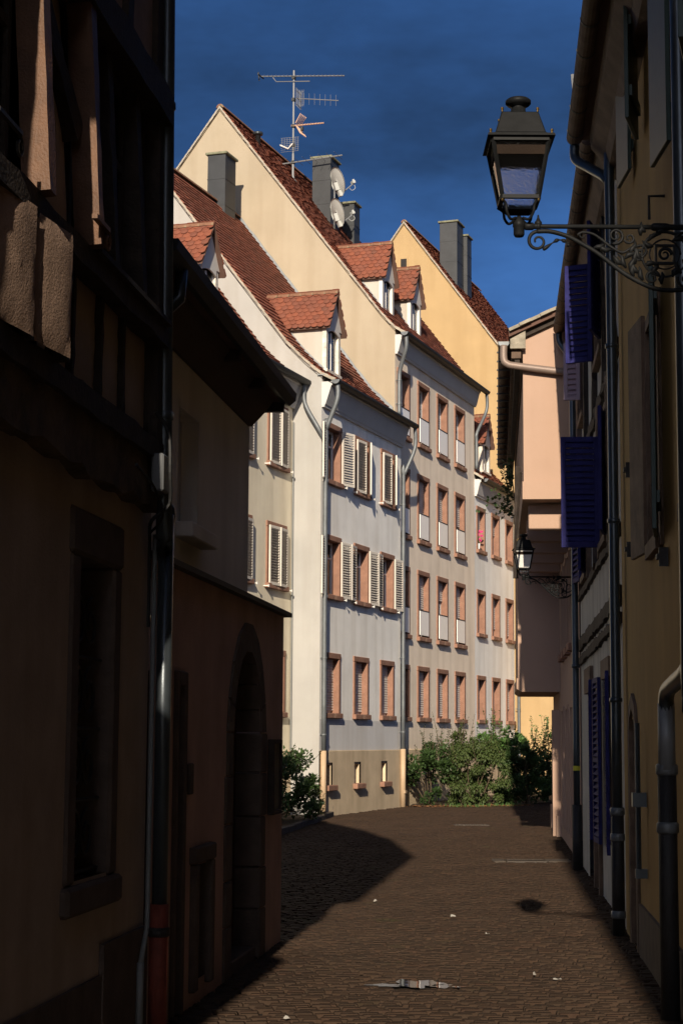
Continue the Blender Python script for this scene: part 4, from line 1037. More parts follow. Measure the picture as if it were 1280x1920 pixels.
# arch stones
zj = 0.0
for sx in (-1, 1):
    zj = 0
    for hh in (.42, .36, .44, .38, .35):
        x0 = XC + sx * HW; x1 = XC + sx * (HW + random.choice((.24, .30)))
        part('arch_stone', MB().box(x0, x1, -.02, .24, zj, zj + hh - .008), 'darkstone', Bh, bevel=.012); zj += hh
nv = 9
for k in range(nv):
    a0, a1 = math.pi * (1 - k / nv) , math.pi * (1 - (k + 1) / nv)
    def ip(a, e):
        x = XC + (HW + e) * math.cos(a); q = abs(math.cos(a)); z = ZS + (ZP - ZS + e) * (1 - q ** 2.1) ** .6
        return (x, z)
    e0 = .004
    P = [ip(a0 - .01, 0), ip(a1 + .01, 0), ip(a1 + .01, .24), ip(a0 - .01, .24)]
    part('voussoir', MB().prism(P, 'y', -.02, .24), 'darkstone', Bh)
# narrow side doorway and hatch
part('side_doorway', MB().box(-4.98, -4.90, -.03, .3, 0, 2.36).box(-4.70, -4.62, -.03, .3, 0, 2.36).box(-4.90, -4.70, -.03, .3, 2.26, 2.36), 'darkstone', Bh, bevel=.01)
part('side_door', MB().box(-4.90, -4.70, .18, .22, 0, 2.26), 'rust', Bh)
ht = part('cellar_hatch', MB().box(-4.21, -3.71, .10, .13, .16, .98), 'plastic', Bh)
for (x0, x1, z0, z1) in ((-4.32, -4.20, .10, 1.0), (-3.72, -3.60, .10, 1.0), (-4.36, -3.56, 1.0, 1.12)): part('hatch_surround', MB().box(x0, x1, -.05, .14, z0, z1), 'darkstone', ht, bevel=.012)
part('hatch_panel', MB().box(-4.14, -3.80, .07, .10, .60, .92), 'pvc', ht, bevel=.006)
part('hatch_panel', MB().box(-4.14, -3.80, .07, .10, .20, .52), 'pvc', ht, bevel=.006)
part('bell_plate', MB().box(-4.50, -4.38, -.03, 0, 1.50, 1.72), 'darkstone', Bh, bevel=.008)
nb = thing('notice_board', 'narrow framed notice board on the wall right of the arched door', 'notice board', LEFT, (-.86, -.03, 1.22))
part('board', MB().box(-.84, -.42, -.035, -.005, 1.25, 1.85), mat('faded_notice', (0.16, 0.14, 0.10), var=.3, scale=6), nb)
for (x0, x1, z0, z1) in ((-.88, -.84, 1.21, 1.89), (-.42, -.38, 1.21, 1.89), (-.84, -.42, 1.21, 1.25), (-.84, -.42, 1.85, 1.89)): part('frame', MB().box(x0, x1, -.06, 0, z0, z1), 'timber', nb, bevel=.006)
# upper wall, set back
part('upper_wall', MB().sheet(B0, -.33, 3.06, 5.0, .30, [(-3.50, -2.78, 3.56, 4.50)]).poly([(-.33, .30, 3.06), (-.33, 6, 3.06), (-.33, 6, 7.6), (-.33, 3.5, 8.5), (-.33, .30, 5.0)]), 'greywall', Bh)
uw = part('upper_window', MB().box(-3.50, -3.44, .44, .49, 3.58, 4.5).box(-2.86, -2.78, .44, .49, 3.58, 4.5).box(-3.17, -3.11, .445, .485, 3.58, 4.5), 'white', Bh)
part('reveal', MB().box(-3.56, -3.50, .30, .55, 3.52, 4.54).box(-2.78, -2.72, .302, .55, 3.52, 4.54).box(-3.50, -2.78, .303, .55, 4.48, 4.54), 'greywall', uw)
part('sill', MB().box(-3.62, -2.60, .16, .50, 3.44, 3.56), 'greywall', uw, bevel=.01)
part('pane', MB().box(-3.46, -2.84, .46, .465, 3.58, 4.5), 'glass', uw)
part('curtain', MB().box(-3.46, -2.84, .54, .545, 3.58, 4.5), 'curtain', uw)
part('eave_cove', MB().prism([(.302, 4.86), (.27, 4.86), (.20, 4.93), (.12, 5.02), (.06, 5.10), (.302, 5.12)], 'x', B0, -.38), mat('brown_cove', (0.085, 0.06, 0.042), var=.2), Bh)
part('roof', MB().prism([(-.05, 5.10), (-.05, 5.20), (3.5, 8.75), (3.5, 8.62), (.3, 5.13)], 'x', B0, -.16), 'underlay', Bh)
part('eave_gutter', MB().prism([(-.14, 5.20), (-.13, 5.13), (-.07, 5.08), (-.01, 5.10), (.0, 5.20)], 'x', B0, -.22), 'gutter', Bh)
for xx in (-.30, -1.5, -2.7): part('rafter_tail', MB().box(xx, xx + .08, -.02, .28, 5.02, 5.12), 'timber', Bh)
part('gutter_outlet', MB().tube([(-5.3, -.07, 5.1), (-5.3, -.06, 4.9), (-5.45, .2, 4.6)], .045, 10), 'darkpipe', Bh, smooth=True)

# ------------------------------------------------------------------ right: ochre house
def rb(mb, s0, s1, y0, y1, z0, z1): return mb.box(-s0, -s1, y0, y1, z0, z1)
Yh = thing('ochre_house', 'shaded ochre yellow house at the right edge', 'house', RIGHT, (-18.6, 0, 0))
holesY = [(-17.55, -16.85, 0, 2.1), (-15.0, -14.0, 3.5, 5.3), (-12.3, -11.2, 3.5, 5.4)]
part('wall', MB().sheet(-18.6, -10.52, -.1, 8.2, 0, holesY).poly([(-18.6, 0, -.1), (-18.6, 6, -.1), (-18.6, 6, 10), (-18.6, 0, 8.2)]), 'yellow', Yh)
part('base_course', MB().box(-16.6, -10.52, -.03, .05, -.1, .45), 'darkstone', Yh)
# arched doorway
dY = part('arched_door', MB().box(-17.6, -16.8, .16, .2, 0, 2.3), 'doorwood', Yh)
part('door_surround', MB().box(-17.68, -17.55, -.03, .2, 0, 2.0).box(-16.85, -16.72, -.03, .2, 0, 2.0).prism([(-17.68, 2.0), (-17.55, 2.0), (-17.45, 2.12), (-17.2, 2.2), (-16.95, 2.12), (-16.85, 2.0), (-16.72, 2.0), (-16.85, 2.22), (-17.2, 2.34), (-17.55, 2.22)], 'y', -.03, .2), 'brownwood', dY)
for (a, b, c, d) in holesY[1:]:
    wy = part('window_recess', MB().box(a, b, .22, .26, c, d), 'room', Yh)
    part('surround', MB().box(a - .1, a, -.03, .25, c - .1, d + .1).box(b, b + .1, -.03, .25, c - .1, d + .1).box(a, b, -.03, .25, d, d + .1).box(a, b, -.06, .25, c - .12, c), 'brownwood', wy)
def plank_shutter(house, hx, y, z, w, h, ang, m, right=False):
    sg = -1 if right else 1
    o = inst('shutter', MB().box(0, sg * w, -.018, .018, 0, h).mesh('shutter', m, bevel=.004), house, (hx, y, z), ang)
    for zz in (.2, h - .28): sub('ledge', MB().box(sg * .03, sg * (w - .03), -.042, -.0185, zz, zz + .09).mesh('ledge', m), o)
    return o
plank_shutter(Yh, -15.08, -.04, 3.45, .62, 2.02, R(-174), 'brownwood', right=False)
plank_shutter(Yh, -13.92, -.06, 3.45, .62, 2.02, R(174), 'green', right=True)
plank_shutter(Yh, -12.4, -.06, 6.10, .62, 1.35, R(-174), 'green')
plank_shutter(Yh, -11.1, -.06, 6.10, .62, 1.35, R(170), 'green', right=True)
plank_shutter(Yh, -16.0, -.06, 7.05, .60, 1.10, R(-174), 'green')
plank_shutter(Yh, -15.2, -.06, 7.05, .60, 1.10, R(168), 'green', right=True)
part('shutter_rod', MB().tube([(-15.95, -.07, .75), (-15.95, -.07, 2.05)], .022, 8).box(-16.05, -15.9, -.12, 0, 1.33, 1.45).box(-16.0, -15.92, -.10, 0, .72, .80), 'darkpipe', Yh)
part('iron_hook', MB().tube([(-13.4, 0, 6.0), (-13.4, -.12, 6.0), (-13.4, -.12, 5.82)], .012, 6), 'iron', Yh)
for (s_, z_) in ((16.9, 4.35), (16.9, 3.6), (13.6, 3.2)): part('wall_stay', MB().box(-s_ - .02, -s_ + .02, -.07, 0, z_, z_ + .14).box(-s_ - .05, -s_ + .05, -.09, -.07, z_ + .05, z_ + .09), 'iron', Yh)
part('eave_cornice', MB().prism([(.02, 7.75), (-.10, 7.80), (-.14, 7.95), (-.26, 8.10), (-.28, 8.24), (.02, 8.24)], 'x', -18.6, -10.52), 'brownwood', Yh)
part('roof', MB().prism([(-.38, 8.25), (-.38, 8.33), (4.5, 13.0), (9, 8.3)], 'x', -18.75, -10.62), 'underlay', Yh)
def rgutter(house, s0, s1, y, z, rad=.085):
    P = [(y + rad * math.cos(a), z + rad * math.sin(a)) for a in [math.pi + math.pi * k / 8 for k in range(9)]]
    Q = [(y + (rad - .01) * math.cos(a), z + (rad - .01) * math.sin(a)) for a in [2 * math.pi - math.pi * k / 8 for k in range(9)]]
    mb = MB().prism(P + Q, 'x', -s1, -s0); mb.f = [f for f in mb.f if len(f) == 4]
    for xx in (-s0, -s1): mb.poly([(xx, a, b) for a, b in P])
    o = part('gutter', mb, 'brownwood', house)
    s_ = s0 + .3
    while s_ < s1:
        part('gutter_strap', MB().prism([(y + (rad + .006) * math.cos(a), z + (rad + .006) * math.sin(a)) for a in [math.pi + math.pi * k / 8 for k in range(9)]] + [(y + (rad + .001) * math.cos(a), z + (rad + .001) * math.sin(a)) for a in [2 * math.pi - math.pi * k / 8 for k in range(9)]], 'x', -s_, -s_ + .03), 'gutter', o); s_ += .75
    return o
rgutter(Yh, 10.7, 18.75, -.43, 8.28)
def rpipe(house, pts, r, m, name='downpipe'): return part(name, MB().tube(smooth_path([(-a, b, c) for a, b, c in pts], 5) if len(pts) > 2 else [(-a, b, c) for a, b, c in pts], r, 14), m, house, smooth=True)
def rcollar(house, s_, y, z, r, m, h_=.04): return part('pipe_collar', MB().lathe([(r, -h_), (r + .012, -h_ * .7), (r + .012, h_ * .7), (r, h_)], (-s_, y, z), 14), m, house, smooth=True)
# near downpipe with elbow and heavy sleeve
rpipe(Yh, [(11.45, -.08, 8.0), (11.45, -.08, 2.55), (11.55, -.08, 2.36), (12.3, -.10, 2.28), (12.72, -.11, 2.22), (12.78, -.11, 2.0), (12.78, -.11, 1.70)], .056, 'darkpipe')
rpipe(Yh, [(12.78, -.11, 2.16), (12.78, -.11, 1.70)], .060, 'steel')
rpipe(Yh, [(12.80, -.11, 1.72), (12.80, -.11, -.02)], .066, 'iron', 'pipe_sleeve')
for z in (1.70, 1.30): rcollar(Yh, 12.80, -.11, z, .066, 'zinc')
# dark downpipe between ochre and whitewashed houses
rpipe(Yh, [(18.70, -.43, 8.18), (18.68, -.42, 8.02), (18.5, -.28, 7.86), (18.28, -.12, 7.66), (18.25, -.10, 7.4), (18.25, -.10, 1.1)], .052, 'darkpipe')
rpipe(Yh, [(18.25, -.10, 1.22), (18.25, -.10, -.02)], .064, 'iron', 'pipe_sleeve')
for z in (5.9, 4.1, 2.3): rcollar(Yh, 18.25, -.10, z, .054, 'darkpipe', .025)
for z in (1.2, .95, .2): rcollar(Yh, 18.25, -.10, z, .062, 'zinc')

Zh = thing('shading_tall_house', 'unseen tall ochre house added beside the camera on the right for its shadow', 'house', RIGHT, (-10.5, 0, 0))  # unseen house, height and eave chosen to shade the blue shutters
part('wall', MB().box(-10.5, 24, .03, 6, -.1, 10.4), 'yellow', Zh)
part('roof', MB().prism([(-.76, 10.4), (-.76, 10.5), (4.5, 15.5), (9, 10.5)], 'x', -10.6, 24), 'underlay', Zh)

# ------------------------------------------------------------------ right: whitewashed half timbered house with blue shutters
Wh = thing('whitewashed_house', 'shaded whitewashed half timbered house with ultramarine blue shutters', 'house', RIGHT, (-28.1, 0, 0))
holesW = [(-26.1, -24.8, 0.0, 2.75), (-22.0, -20.75, .70, 2.70), (-24.0, -23.0, 0, 2.50), (-21.9, -20.6, 4.25, 5.7), (-26.6, -25.4, 4.25, 5.7), (-22.6, -21.2, 6.6, 7.8), (-26.8, -25.6, 6.6, 7.8)]
part('wall', MB().sheet(-28.1, -18.62, -.1, 8.2, 0.02, holesW), 'whitewash', Wh)
bm_i = 0
for (a, b, w) in ((( -18.65, 3.40), (-28.1, 3.33), .17), ((-18.65, 3.16), (-28.1, 3.09), .11), ((-18.65, 6.02), (-28.1, 6.0), .15), ((-18.65, 4.08), (-28.1, 4.06), .10)):
    part('rail', rough_bar((a[0], .01, a[1]), (b[0], .01, b[1]), w, .08, 40, .014, 50 + bm_i), 'timber', Wh); bm_i += 1
for (xa, za, xb, zb, w) in ((-20.3, 4.1, -20.3, 6.0, .15), (-22.2, 4.1, -22.2, 6.0, .15), (-24.8, 4.1, -24.8, 6.0, .15), (-19.0, 6.0, -20.9, 8.1, .16), (-20.9, 6.05, -20.9, 8.1, .15), (-23.0, 6.0, -23.0, 8.1, .15), (-25.2, 6.0, -25.2, 8.1, .15), (-23.1, 4.1, -24.6, 5.95, .14), (-19.1, 5.9, -20.2, 4.15, .13), (-27.2, 4.1, -27.2, 8.1, .15)):
    part('timber_post', rough_bar((xa, .0, za), (xb, .0, zb), w, .09, 12, .010, int(xa * 10)), 'brownwood' if za == 4.1 else 'timber', Wh)
for (a, b, c, d) in holesW:
    if c > 3:
        wv = part('window_recess', MB().box(a - .05, b + .05, .20, .24, c - .05, d + .05), 'room', Wh)
        part('surround', MB().box(a - .07, a, -.03, .22, c - .07, d + .07).box(b, b + .07, -.03, .22, c - .07, d + .07).box(a, b, -.03, .22, d, d + .07).box(a, b, -.06, .22, c - .09, c), 'brownwood', wv)
# ground floor door, stone surrounds, lilac panels
part('door', MB().box(-26.12, -24.78, .10, .15, 0, 2.77), 'lilac', Wh)
part('door_lintel', MB().box(-26.25, -24.65, -.03, .14, 2.55, 2.90), 'brownwood', Wh)
part('doorway', MB().box(-24.0, -23.0, .18, .22, 0, 2.5), 'doorwood', Wh)
part('doorway_surround', MB().box(-24.14, -24.0, -.03, .2, 0, 2.64).box(-23.0, -22.86, -.03, .2, 0, 2.64).box(-24.0, -23.0, -.03, .2, 2.50, 2.64), 'brownwood', Wh)
part('window_recess', MB().box(-22.05, -20.7, .16, .2, .65, 2.75), 'lilac', Wh)
part('window_lintel', MB().box(-22.15, -20.6, -.03, .18, 2.62, 2.85), 'brownwood', Wh)
for sx, a in ((-22.12, R(-177)), (-20.62, R(177))): shutter_leaf(Wh, sx, -.05, .66, .62, 2.0, a, 'blue', 'blue', right=(sx > -21), mids=1, pitch=.075)
shutter_leaf(Wh, -24.72, -.03, .60, .5, 2.1, R(178), 'blue', 'blue', right=True, mids=1, pitch=.075)
# upper shutters: the large leaf stands square to the wall and faces the street
shutter_leaf(Wh, -21.95, -.03, 4.22, .46, 1.36, R(-90), 'blue', 'blue', mids=1, single_slats=True, pitch=.068)
shutter_leaf(Wh, -20.58, -.05, 4.22, .55, 1.40, R(172), 'blue', 'blue', right=True, mids=1, single_slats=True, pitch=.068)
shutter_leaf(Wh, -22.62, -.05, 6.66, .36, 1.27, R(-112), 'blue', 'blue', mids=1, single_slats=True, pitch=.075)
shutter_leaf(Wh, -21.16, -.05, 6.62, .55, 1.30, R(165), 'blue', 'blue', right=True, mids=1, single_slats=True, pitch=.075)
shutter_leaf(Wh, -26.62, -.05, 4.22, .55, 1.40, R(-172), 'blue', 'blue', mids=1, single_slats=True, pitch=.075)
shutter_leaf(Wh, -25.36, -.05, 4.22, .55, 1.40, R(170), 'blue', 'blue', right=True, mids=1, single_slats=True, pitch=.075)
shutter_leaf(Wh, -26.0, -.05, 6.8, .24, .85, R(-100), 'lilac', 'lilac', mids=0, single_slats=True, pitch=.075)
part('eave_board', MB().prism([(.02, 7.95), (-.08, 8.0), (-.16, 8.20), (-.18, 8.30), (.02, 8.30)], 'x', -28.1, -18.62), 'brownwood', Wh)
part('roof', MB().prism([(-.24, 8.30), (-.24, 8.38), (4.5, 13.0), (9, 8.3)], 'x', -28.15, -18.78), 'underlay', Wh)
rgutter(Wh, 18.9, 28.1, -.28, 8.33)
rpipe(Wh, [(28.0, -.28, 8.24), (28.0, -.27, 8.1), (27.9, -.14, 7.85), (27.6, -.10, 7.5), (27.3, -.10, .9)], .050, 'darkpipe')
rpipe(Wh, [(27.3, -.10, .95), (27.3, -.10, -.02)], .075, 'iron', 'pipe_sleeve')
rcollar(Wh, 27.3, -.10, 3.0, .055, 'darkpipe', .03)
part('pipe_sticker', MB().lathe([(.053, 0), (.0535, .0), (.0535, .07), (.053, .07)], (-27.3, -.10, 1.45), 12), 'yellowcap', Wh)
part('tv_aerial', MB().tube([(-18.7, -.40, 8.4), (-18.8, -.44, 9.0)], .022, 6), 'steel', Wh)

# ------------------------------------------------------------------ right: peach house with jettied gable
Ph = thing('peach_house', 'peach rendered house with sunlit jettied gable above the far lantern', 'house', RIGHT, (-28.15, 0, 0))
PJ = .84
holesP = [(-30.9, -30.2, 3.5, 5.1), (-32.3, -31.6, 3.5, 5.1), (-33.7, -33.0, 3.5, 5.1), (-35.1, -34.4, 3.5, 5.1), (-31.4, -30.6, .3, 2.45), (-33.4, -32.6, .3, 2.45), (-35.4, -34.6, .3, 2.45)]
part('wall', MB().sheet(-41.2, -28.15, -.1, 5.6, 0, holesP).poly([(-41.2, 0, -.1), (-41.2, 8, -.1), (-41.2, 8, 5.6), (-41.2, 0, 5.6)]), 'pink', Ph)
gp_ = MB()
gx = -28.2
gpts = [(-PJ, 5.65), (-PJ, 8.28), (3.2, 10.0), (6.5, 8.5), (6.5, 5.65)]
gp_.poly([(gx, a, b) for a, b in gpts]); gp_.poly([(-41.2, a, b) for a, b in gpts])
gp_.poly([(gx, -PJ, 5.65), (gx, -PJ, 8.28), (-41.2, -PJ, 8.28), (-41.2, -PJ, 5.65)]); gp_.poly([(gx, -PJ, 5.65), (-41.2, -PJ, 5.65), (-41.2, 0, 5.65), (gx, 0, 5.65)])
part('jettied_storey', gp_, 'pink', Ph)
part('string_course', MB().box(-41.22, gx + .015, -PJ - .02, .1, 5.64, 5.92), 'pink', Ph)
for k, s_ in enumerate((28.75, 30.6, 32.5, 34.4, 36.2)):
    part('jetty_joist', MB().box(-s_ - .12, -s_ + .12, -PJ + .08, .0, 5.22, 5.60), 'pink', Ph, bevel=.015)
# two storey oriel further along
part('oriel', MB().box(-41.18, -36.8, -PJ, -.002, 3.12, 5.63), 'pink', Ph)
part('oriel_base', MB().prism([(-PJ - .03, 3.13), (-PJ - .03, 2.92), (-PJ + .06, 2.86), (0, 2.86), (0, 3.13)], 'x', -41.19, -36.77), 'pink', Ph)
for (a, b, c, d) in holesP:
    wv = part('window_recess', MB().box(a, b, .16, .2, c, d), 'pink' if c < 1 else 'room', Ph)
    part('surround', MB().box(a - .09, a, -.03, .18, c - .05, d + .08).box(b, b + .09, -.03, .18, c - .05, d + .08).box(a, b, -.03, .18, d, d + .08), 'pink', wv)
    if c > 1: part('sill', MB().box(a - .1, b + .1, -.10, .18, c - .12, c - .002), 'stone', wv)
part('corner_pier', MB().box(-37.3, -36.9, -.16, 0, -.05, 2.5), 'pink', Ph)
part('base_step', MB().box(-40.6, -40.2, -.10, 0, -.05, .5), 'pink', Ph)
part('base_step', MB().box(-36.88, -36.6, -.10, -.001, -.05, .4), 'pink', Ph)
# roof, verge boards, eave, gutter
part('roof', MB().prism([(-1.06, 8.20), (-1.06, 8.27), (3.2, 10.25), (7, 8.5), (7, 8.4), (3.2, 10.12)], 'x', -41.5, -28.02), 'underlay', Ph)
vt = MB(); rr = random.Random(8)
for k in range(26):
    q = k / 26; y0 = -1.06 + 4.26 * q; z0 = 8.29 + 1.98 * q
    vt.obox((-28.05 + rr.uniform(-.02, .02), y0 + .09, z0 + .05), (.11, 0, 0), (0, .088, .040), (0, -.01, .022))
part('verge_tile_field', vt, 'greywood', Ph, kind='stuff')
part('verge_board', MB().prism([(-.86, 8.22), (-.80, 8.22), (3.2, 10.06), (3.2, 10.18), (-.86, 8.34)], 'x', -28.16, -28.12), 'timber', Ph)
eb = part('eave_end_board', MB().prism([(-1.04, 8.02), (-.80, 8.02), (-.80, 8.30), (-1.04, 8.17)], 'x', -28.12, -28.05), 'greywood', Ph)
part('eave_soffit', MB().box(-41.4, -28.14, -1.02, -PJ - .03, 7.88, 8.0), 'brownwood', Ph)
part('eave_beam', MB().box(-41.4, -28.18, -.97, -.89, 7.70, 7.88), 'timber', Ph)
mbg = MB(); yy0 = -1.14; rad = .09
P = [(yy0 + rad * math.cos(a), 8.16 + rad * math.sin(a)) for a in [math.pi + math.pi * k / 8 for k in range(9)]]
mbg.prism(P + [(yy0 + .085, 8.17), (yy0 - .085, 8.17)], 'x', -41.3, -28.2)
gg = part('gutter', mbg, 'brownwood', Ph)
part('end_cap', MB().prism(P, 'x', -28.2, -28.185), 'zinc', gg)
s_ = 28.5
while s_ < 41: part('gutter_strap', MB().box(-s_ - .015, -s_ + .015, yy0 - .11, yy0 + .11, 8.04, 8.065), 'gutter', gg); s_ += .7
part('crossing_downpipe', MB().tube(smooth_path([(-28.12, -1.14, 8.08), (-28.11, -1.14, 7.86), (-28.10, -1.08, 7.78), (-28.10, -.9, 7.74), (-28.10, .12, 7.60)], 5), .058, 12), mat('rosy_zinc', (0.22, 0.165, 0.135), rough=.5, metal=.2, var=.15), Ph, smooth=True)
# roof turret peak behind the verge
part('turret_roof', MB().prism([(-.75, 8.35), (-.12, 9.15), (.30, 8.6)], 'x', -36.0, -33.0), 'tile', Ph)
part('turret_stack', MB().box(-33.0, -32.6, -1.02, -.80, 8.2, 8.72), 'greywood', Ph)
part('awning_rod', MB().tube([(-29.2, -.98, 4.9), (-28.4, -.88, 6.1)], .018, 6), 'timber', Ph)
part('bracket_post', MB().tube([(-30.5, -.95, 4.6), (-30.5, -.9, 6.5)], .05, 6), 'timber', Ph)

# ------------------------------------------------------------------ street lanterns
def lantern(label, base, Larm, ks, pane_m='lglass'):
    t = thing('street_lantern', label, 'street lantern', WORLD, base, 'wall lanterns on scrolled iron brackets')
    X, Y, Z = base
    def p(x, z, y=0): return (X + x, Y + y, Z + z)
    C = (X, Y)
    b = MB().lathe([(.024, -.0), (.030, .012), (.030, .05), (.034, .055), (.034, .075), (.022, .10), (.010, .115)], base, 16); part('base_knob', b, 'black', t, smooth=True)
    cg = MB()
    for i, j in ((-1, -1), (1, -1), (1, 1), (-1, 1)):
        part('cradle_leg', MB().tube(smooth_path([p(i * .02, .10, j * .02), p(i * .05, .085, j * .05), p(i * .072, .12, j * .072), p(i * .078, .16, j * .078), p(i * .105, .19, j * .105)], 5), .008, 7), 'black', t, smooth=True)
    # body posts, frames and panes
    z0, z1, h0, h1 = .195, .50, .098, .150
    for i, j in ((-1, -1), (1, -1), (1, 1), (-1, 1)):
        part('corner_post', MB().tube([p(i * h0, z0, j * h0), p(i * h1, z1, j * h1)], .012, 4), 'black', t)
    for (h, z, tt) in ((h0, z0, .012), (h1, z1, .014)):
        for i in (-1, 1):
            part('body_frame', MB().box(X - h, X + h, Y + i * h - tt, Y + i * h + tt, Z + z - .010, Z + z + .010), 'black', t)
            part('body_frame', MB().box(X + i * h - tt, X + i * h + tt, Y - h + tt, Y + h - tt, Z + z - .010, Z + z + .010), 'black', t)
    for (i, j) in ((1, 0), (-1, 0), (0, 1), (0, -1)):
        a0, a1 = h0 - .002, h1 - .002
        if i: P = [p(i * a0, z0, -a0), p(i * a0, z0, a0), p(i * a1, z1, a1), p(i * a1, z1, -a1)]
        else: P = [p(-a0, z0, j * a0), p(a0, z0, j * a0), p(a1, z1, j * a1), p(-a1, z1, j * a1)]
        part('pane', MB().poly(P), pane_m, t)
    part('inner_shade', MB().frustum(C, .14, .145, Z + .42, Z + .505), mat('brown_inner_shade', (0.02, 0.013, 0.009), var=.3, spec=.1), t)
    part('lower_pane', MB().frustum(C, .062, .085, Z + .135, Z + .18, True), 'lglass', t)
    # skirt, hood, finial
    part('roof_plate', MB().frustum(C, .182, .178, Z + .512, Z + .526), 'black', t)
    part('plate_rim', MB().frustum(C, .150, .140, Z + .526, Z + .542), 'black', t)
    part('hood', MB().frustum(C, .138, .100, Z + .540, Z + .672), 'black', t, bevel=.006)
    part('finial', MB().lathe([(.075, 0), (.062, .012), (.042, .02), (.040, .05), (.034, .055), (.040, .062), (.060, .068), (.070, .078), (.070, .094), (.058, .104), (.03, .106)], p(0, .670), 20), 'black', t, smooth=True)
    for i in (-1, 1):
        for j in (-1, 1):
            for (h, z) in ((.168, .526), (.098, .670)): part('screw', MB().lathe([(.006, 0), (.006, .012), (.009, .014), (.007, .024), (.002, .026)], p(i * h * .98, z, j * h * .98), 8), 'brass', t)
    for i in (-1, 1): part('screw', MB().lathe([(.005, 0), (.008, .006), (.006, .018)], p(i * .098, .17, -.10), 8), 'brass', t)
    # arm
    za = .058
    part('arm', MB().tube([p(.0, za), p(.10, za), p(Larm, za)], .0125, 10), 'black', t, smooth=True)
    part('arm_socket', MB().lathe([(.016, .03), (.022, .035), (.022, .075), (.016, .08), (.016, .095), (.020, .10), (.020, .112), (.013, .118)], p(0, za), 12, axis='x'), 'black', t, smooth=True)
    part('arm_sleeve', MB().lathe([(.016, .72 * ks), (.022, .73 * ks), (.022, .80 * ks), (.016, .82 * ks), (.016, Larm)], p(0, za), 12, axis='x'), 'black', t, smooth=True)
    k = ks
    def S(pts): return [p(a * k, c, 0) for a, c in pts]
    main = smooth_path(S([(.10, .030), (.17, .030), (.26, .005), (.339, -.037), (.429, -.093), (.559, -.195), (.66, -.255), (.75, -.288), (.86, -.292), (.98, -.27), (Larm / k, -.20)]), 6)
    part('scroll_arch', MB().tube(main, .013, 8), 'black', t, smooth=True)
    def sp(c, ra, rb_, a0, a1, th, n=34): part('scroll', MB().tube([p(c[0] * k + (x_ - c[0]) , z_) for x_, _, z_ in spiral(c, ra, rb_, R(a0), R(a1), n)], [th * (1 - .5 * q / n) for q in range(n + 1)], 7), 'black', t, smooth=True)
    sp((.102, -.026), .056, .014, 90, 560, .011)
    part('scroll_leaf', MB().tube(smooth_path(S([(.13, -.072), (.18, -.035), (.21, -.018), (.24, -.02), (.262, -.035), (.268, -.055)]), 5), [.008 + .004 * math.sin(q * .9) for q in range(26)], 6), 'black', t, smooth=True)
    part('collar', MB().lathe([(.016, 0), (.020, .006), (.020, .02), (.013, .028), (.006, .045), (.004, .06)], p(.105 * k, .062), 10), 'black', t, smooth=True)
    part('scroll', MB().tube(smooth_path(S([(.32, .012), (.345, .026), (.40, .018), (.45, -.015), (.50, -.055), (.56, -.085), (.61, -.06), (.67, -.045), (.69, -.08), (.665, -.115)]), 6), .008, 7), 'black', t, smooth=True)
    sp((.525, .008), .045, .010, 250, 800, .009)
    sp((.345, .008), .020, .006, 60, 400, .006)
    sp((.655, -.105), .034, .008, 60, 520, .009)
    sp((.79, -.095), .128, .122, 0, 360, .010)
    sp((.79, -.095), .038, .010, 0, 500, .010)
    part('rosette', MB().box(p(.735 * k, 0)[0], p(.845 * k, 0)[0], Y - .012, Y + .012, Z - .15, Z - .138).box(p(.735 * k, 0)[0], p(.845 * k, 0)[0], Y - .012, Y + .012, Z - .052, Z - .04).box(p(.735 * k, 0)[0], p(.735 * k, 0)[0] + .012, Y - .012, Y + .012, Z - .138, Z - .052).box(p(.845 * k, 0)[0] - .012, p(.845 * k, 0)[0], Y - .012, Y + .012, Z - .138, Z - .052), 'black', t)
    sp((.98, -.12), .09, .015, 180, 700, .010)
    sp((.60, -.005), .030, .007, 200, 640, .008)
    sp((.72, -.225), .040, .010, 20, 480, .009)
    sp((.90, -.235), .045, .010, 160, 620, .009)
    sp((.90, .0), .040, .009, 300, 760, .008)
    sp((.79, -.095), .085, .080, 0, 360, .006)
    rnd = random.Random(2)
    for (lx, lz, a, l_) in ((.60, -.10, 60, .09), (.58, -.17, 110, .09), (.65, -.20, 130, .08), (.70, -.02, 40, .08), (.66, .01, 75, .07), (.74, .02, 20, .07), (.62, -.22, 95, .09), (.56, -.15, 140, .07), (.72, -.21, 60, .08), (.88, -.2, 120, .09), (.9, .01, 200, .08), (.50, -.07, 170, .08), (.46, -.04, 200, .06), (.68, -.16, 20, .07), (.77, -.26, 80, .07), (.63, -.15, 85, .10), (.66, -.13, 110, .09), (.60, -.19, 70, .10), (.67, -.24, 105, .08), (.73, -.05, 160, .07), (.85, -.02, 60, .07), (.69, .03, 130, .06), (.83, -.22, 60, .08), (.95, -.22, 100, .08), (.57, -.12, 30, .08)):
        d_ = Vector((math.cos(R(a)), 0, math.sin(R(a)))); n_ = Vector((-d_.z, 0, d_.x)); c = Vector(p(lx * k, lz))
        mb = MB(); mb.tube([c, c + d_ * l_ * .35 + n_ * .008, c + d_ * l_ * .7, c + d_ * l_ + n_ * rnd.uniform(-.02, .02)], [.006, .016, .012, .002], 6)
        part('acanthus_leaf', mb, 'black', t, smooth=True)
    part('wall_plate', MB().box(X + Larm - .01, X + Larm + .02, Y - .05, Y + .05, Z - .34, Z + .14), 'black', t, bevel=.006)
    return t
lantern('large black lantern on a scrolled bracket at the upper right', (.955, 9.6, 4.615), 1.17, 1.0)
lantern('small far black lantern under the peach gable', (3.055, 30.3, 4.553), .84, .76, 'litglass')

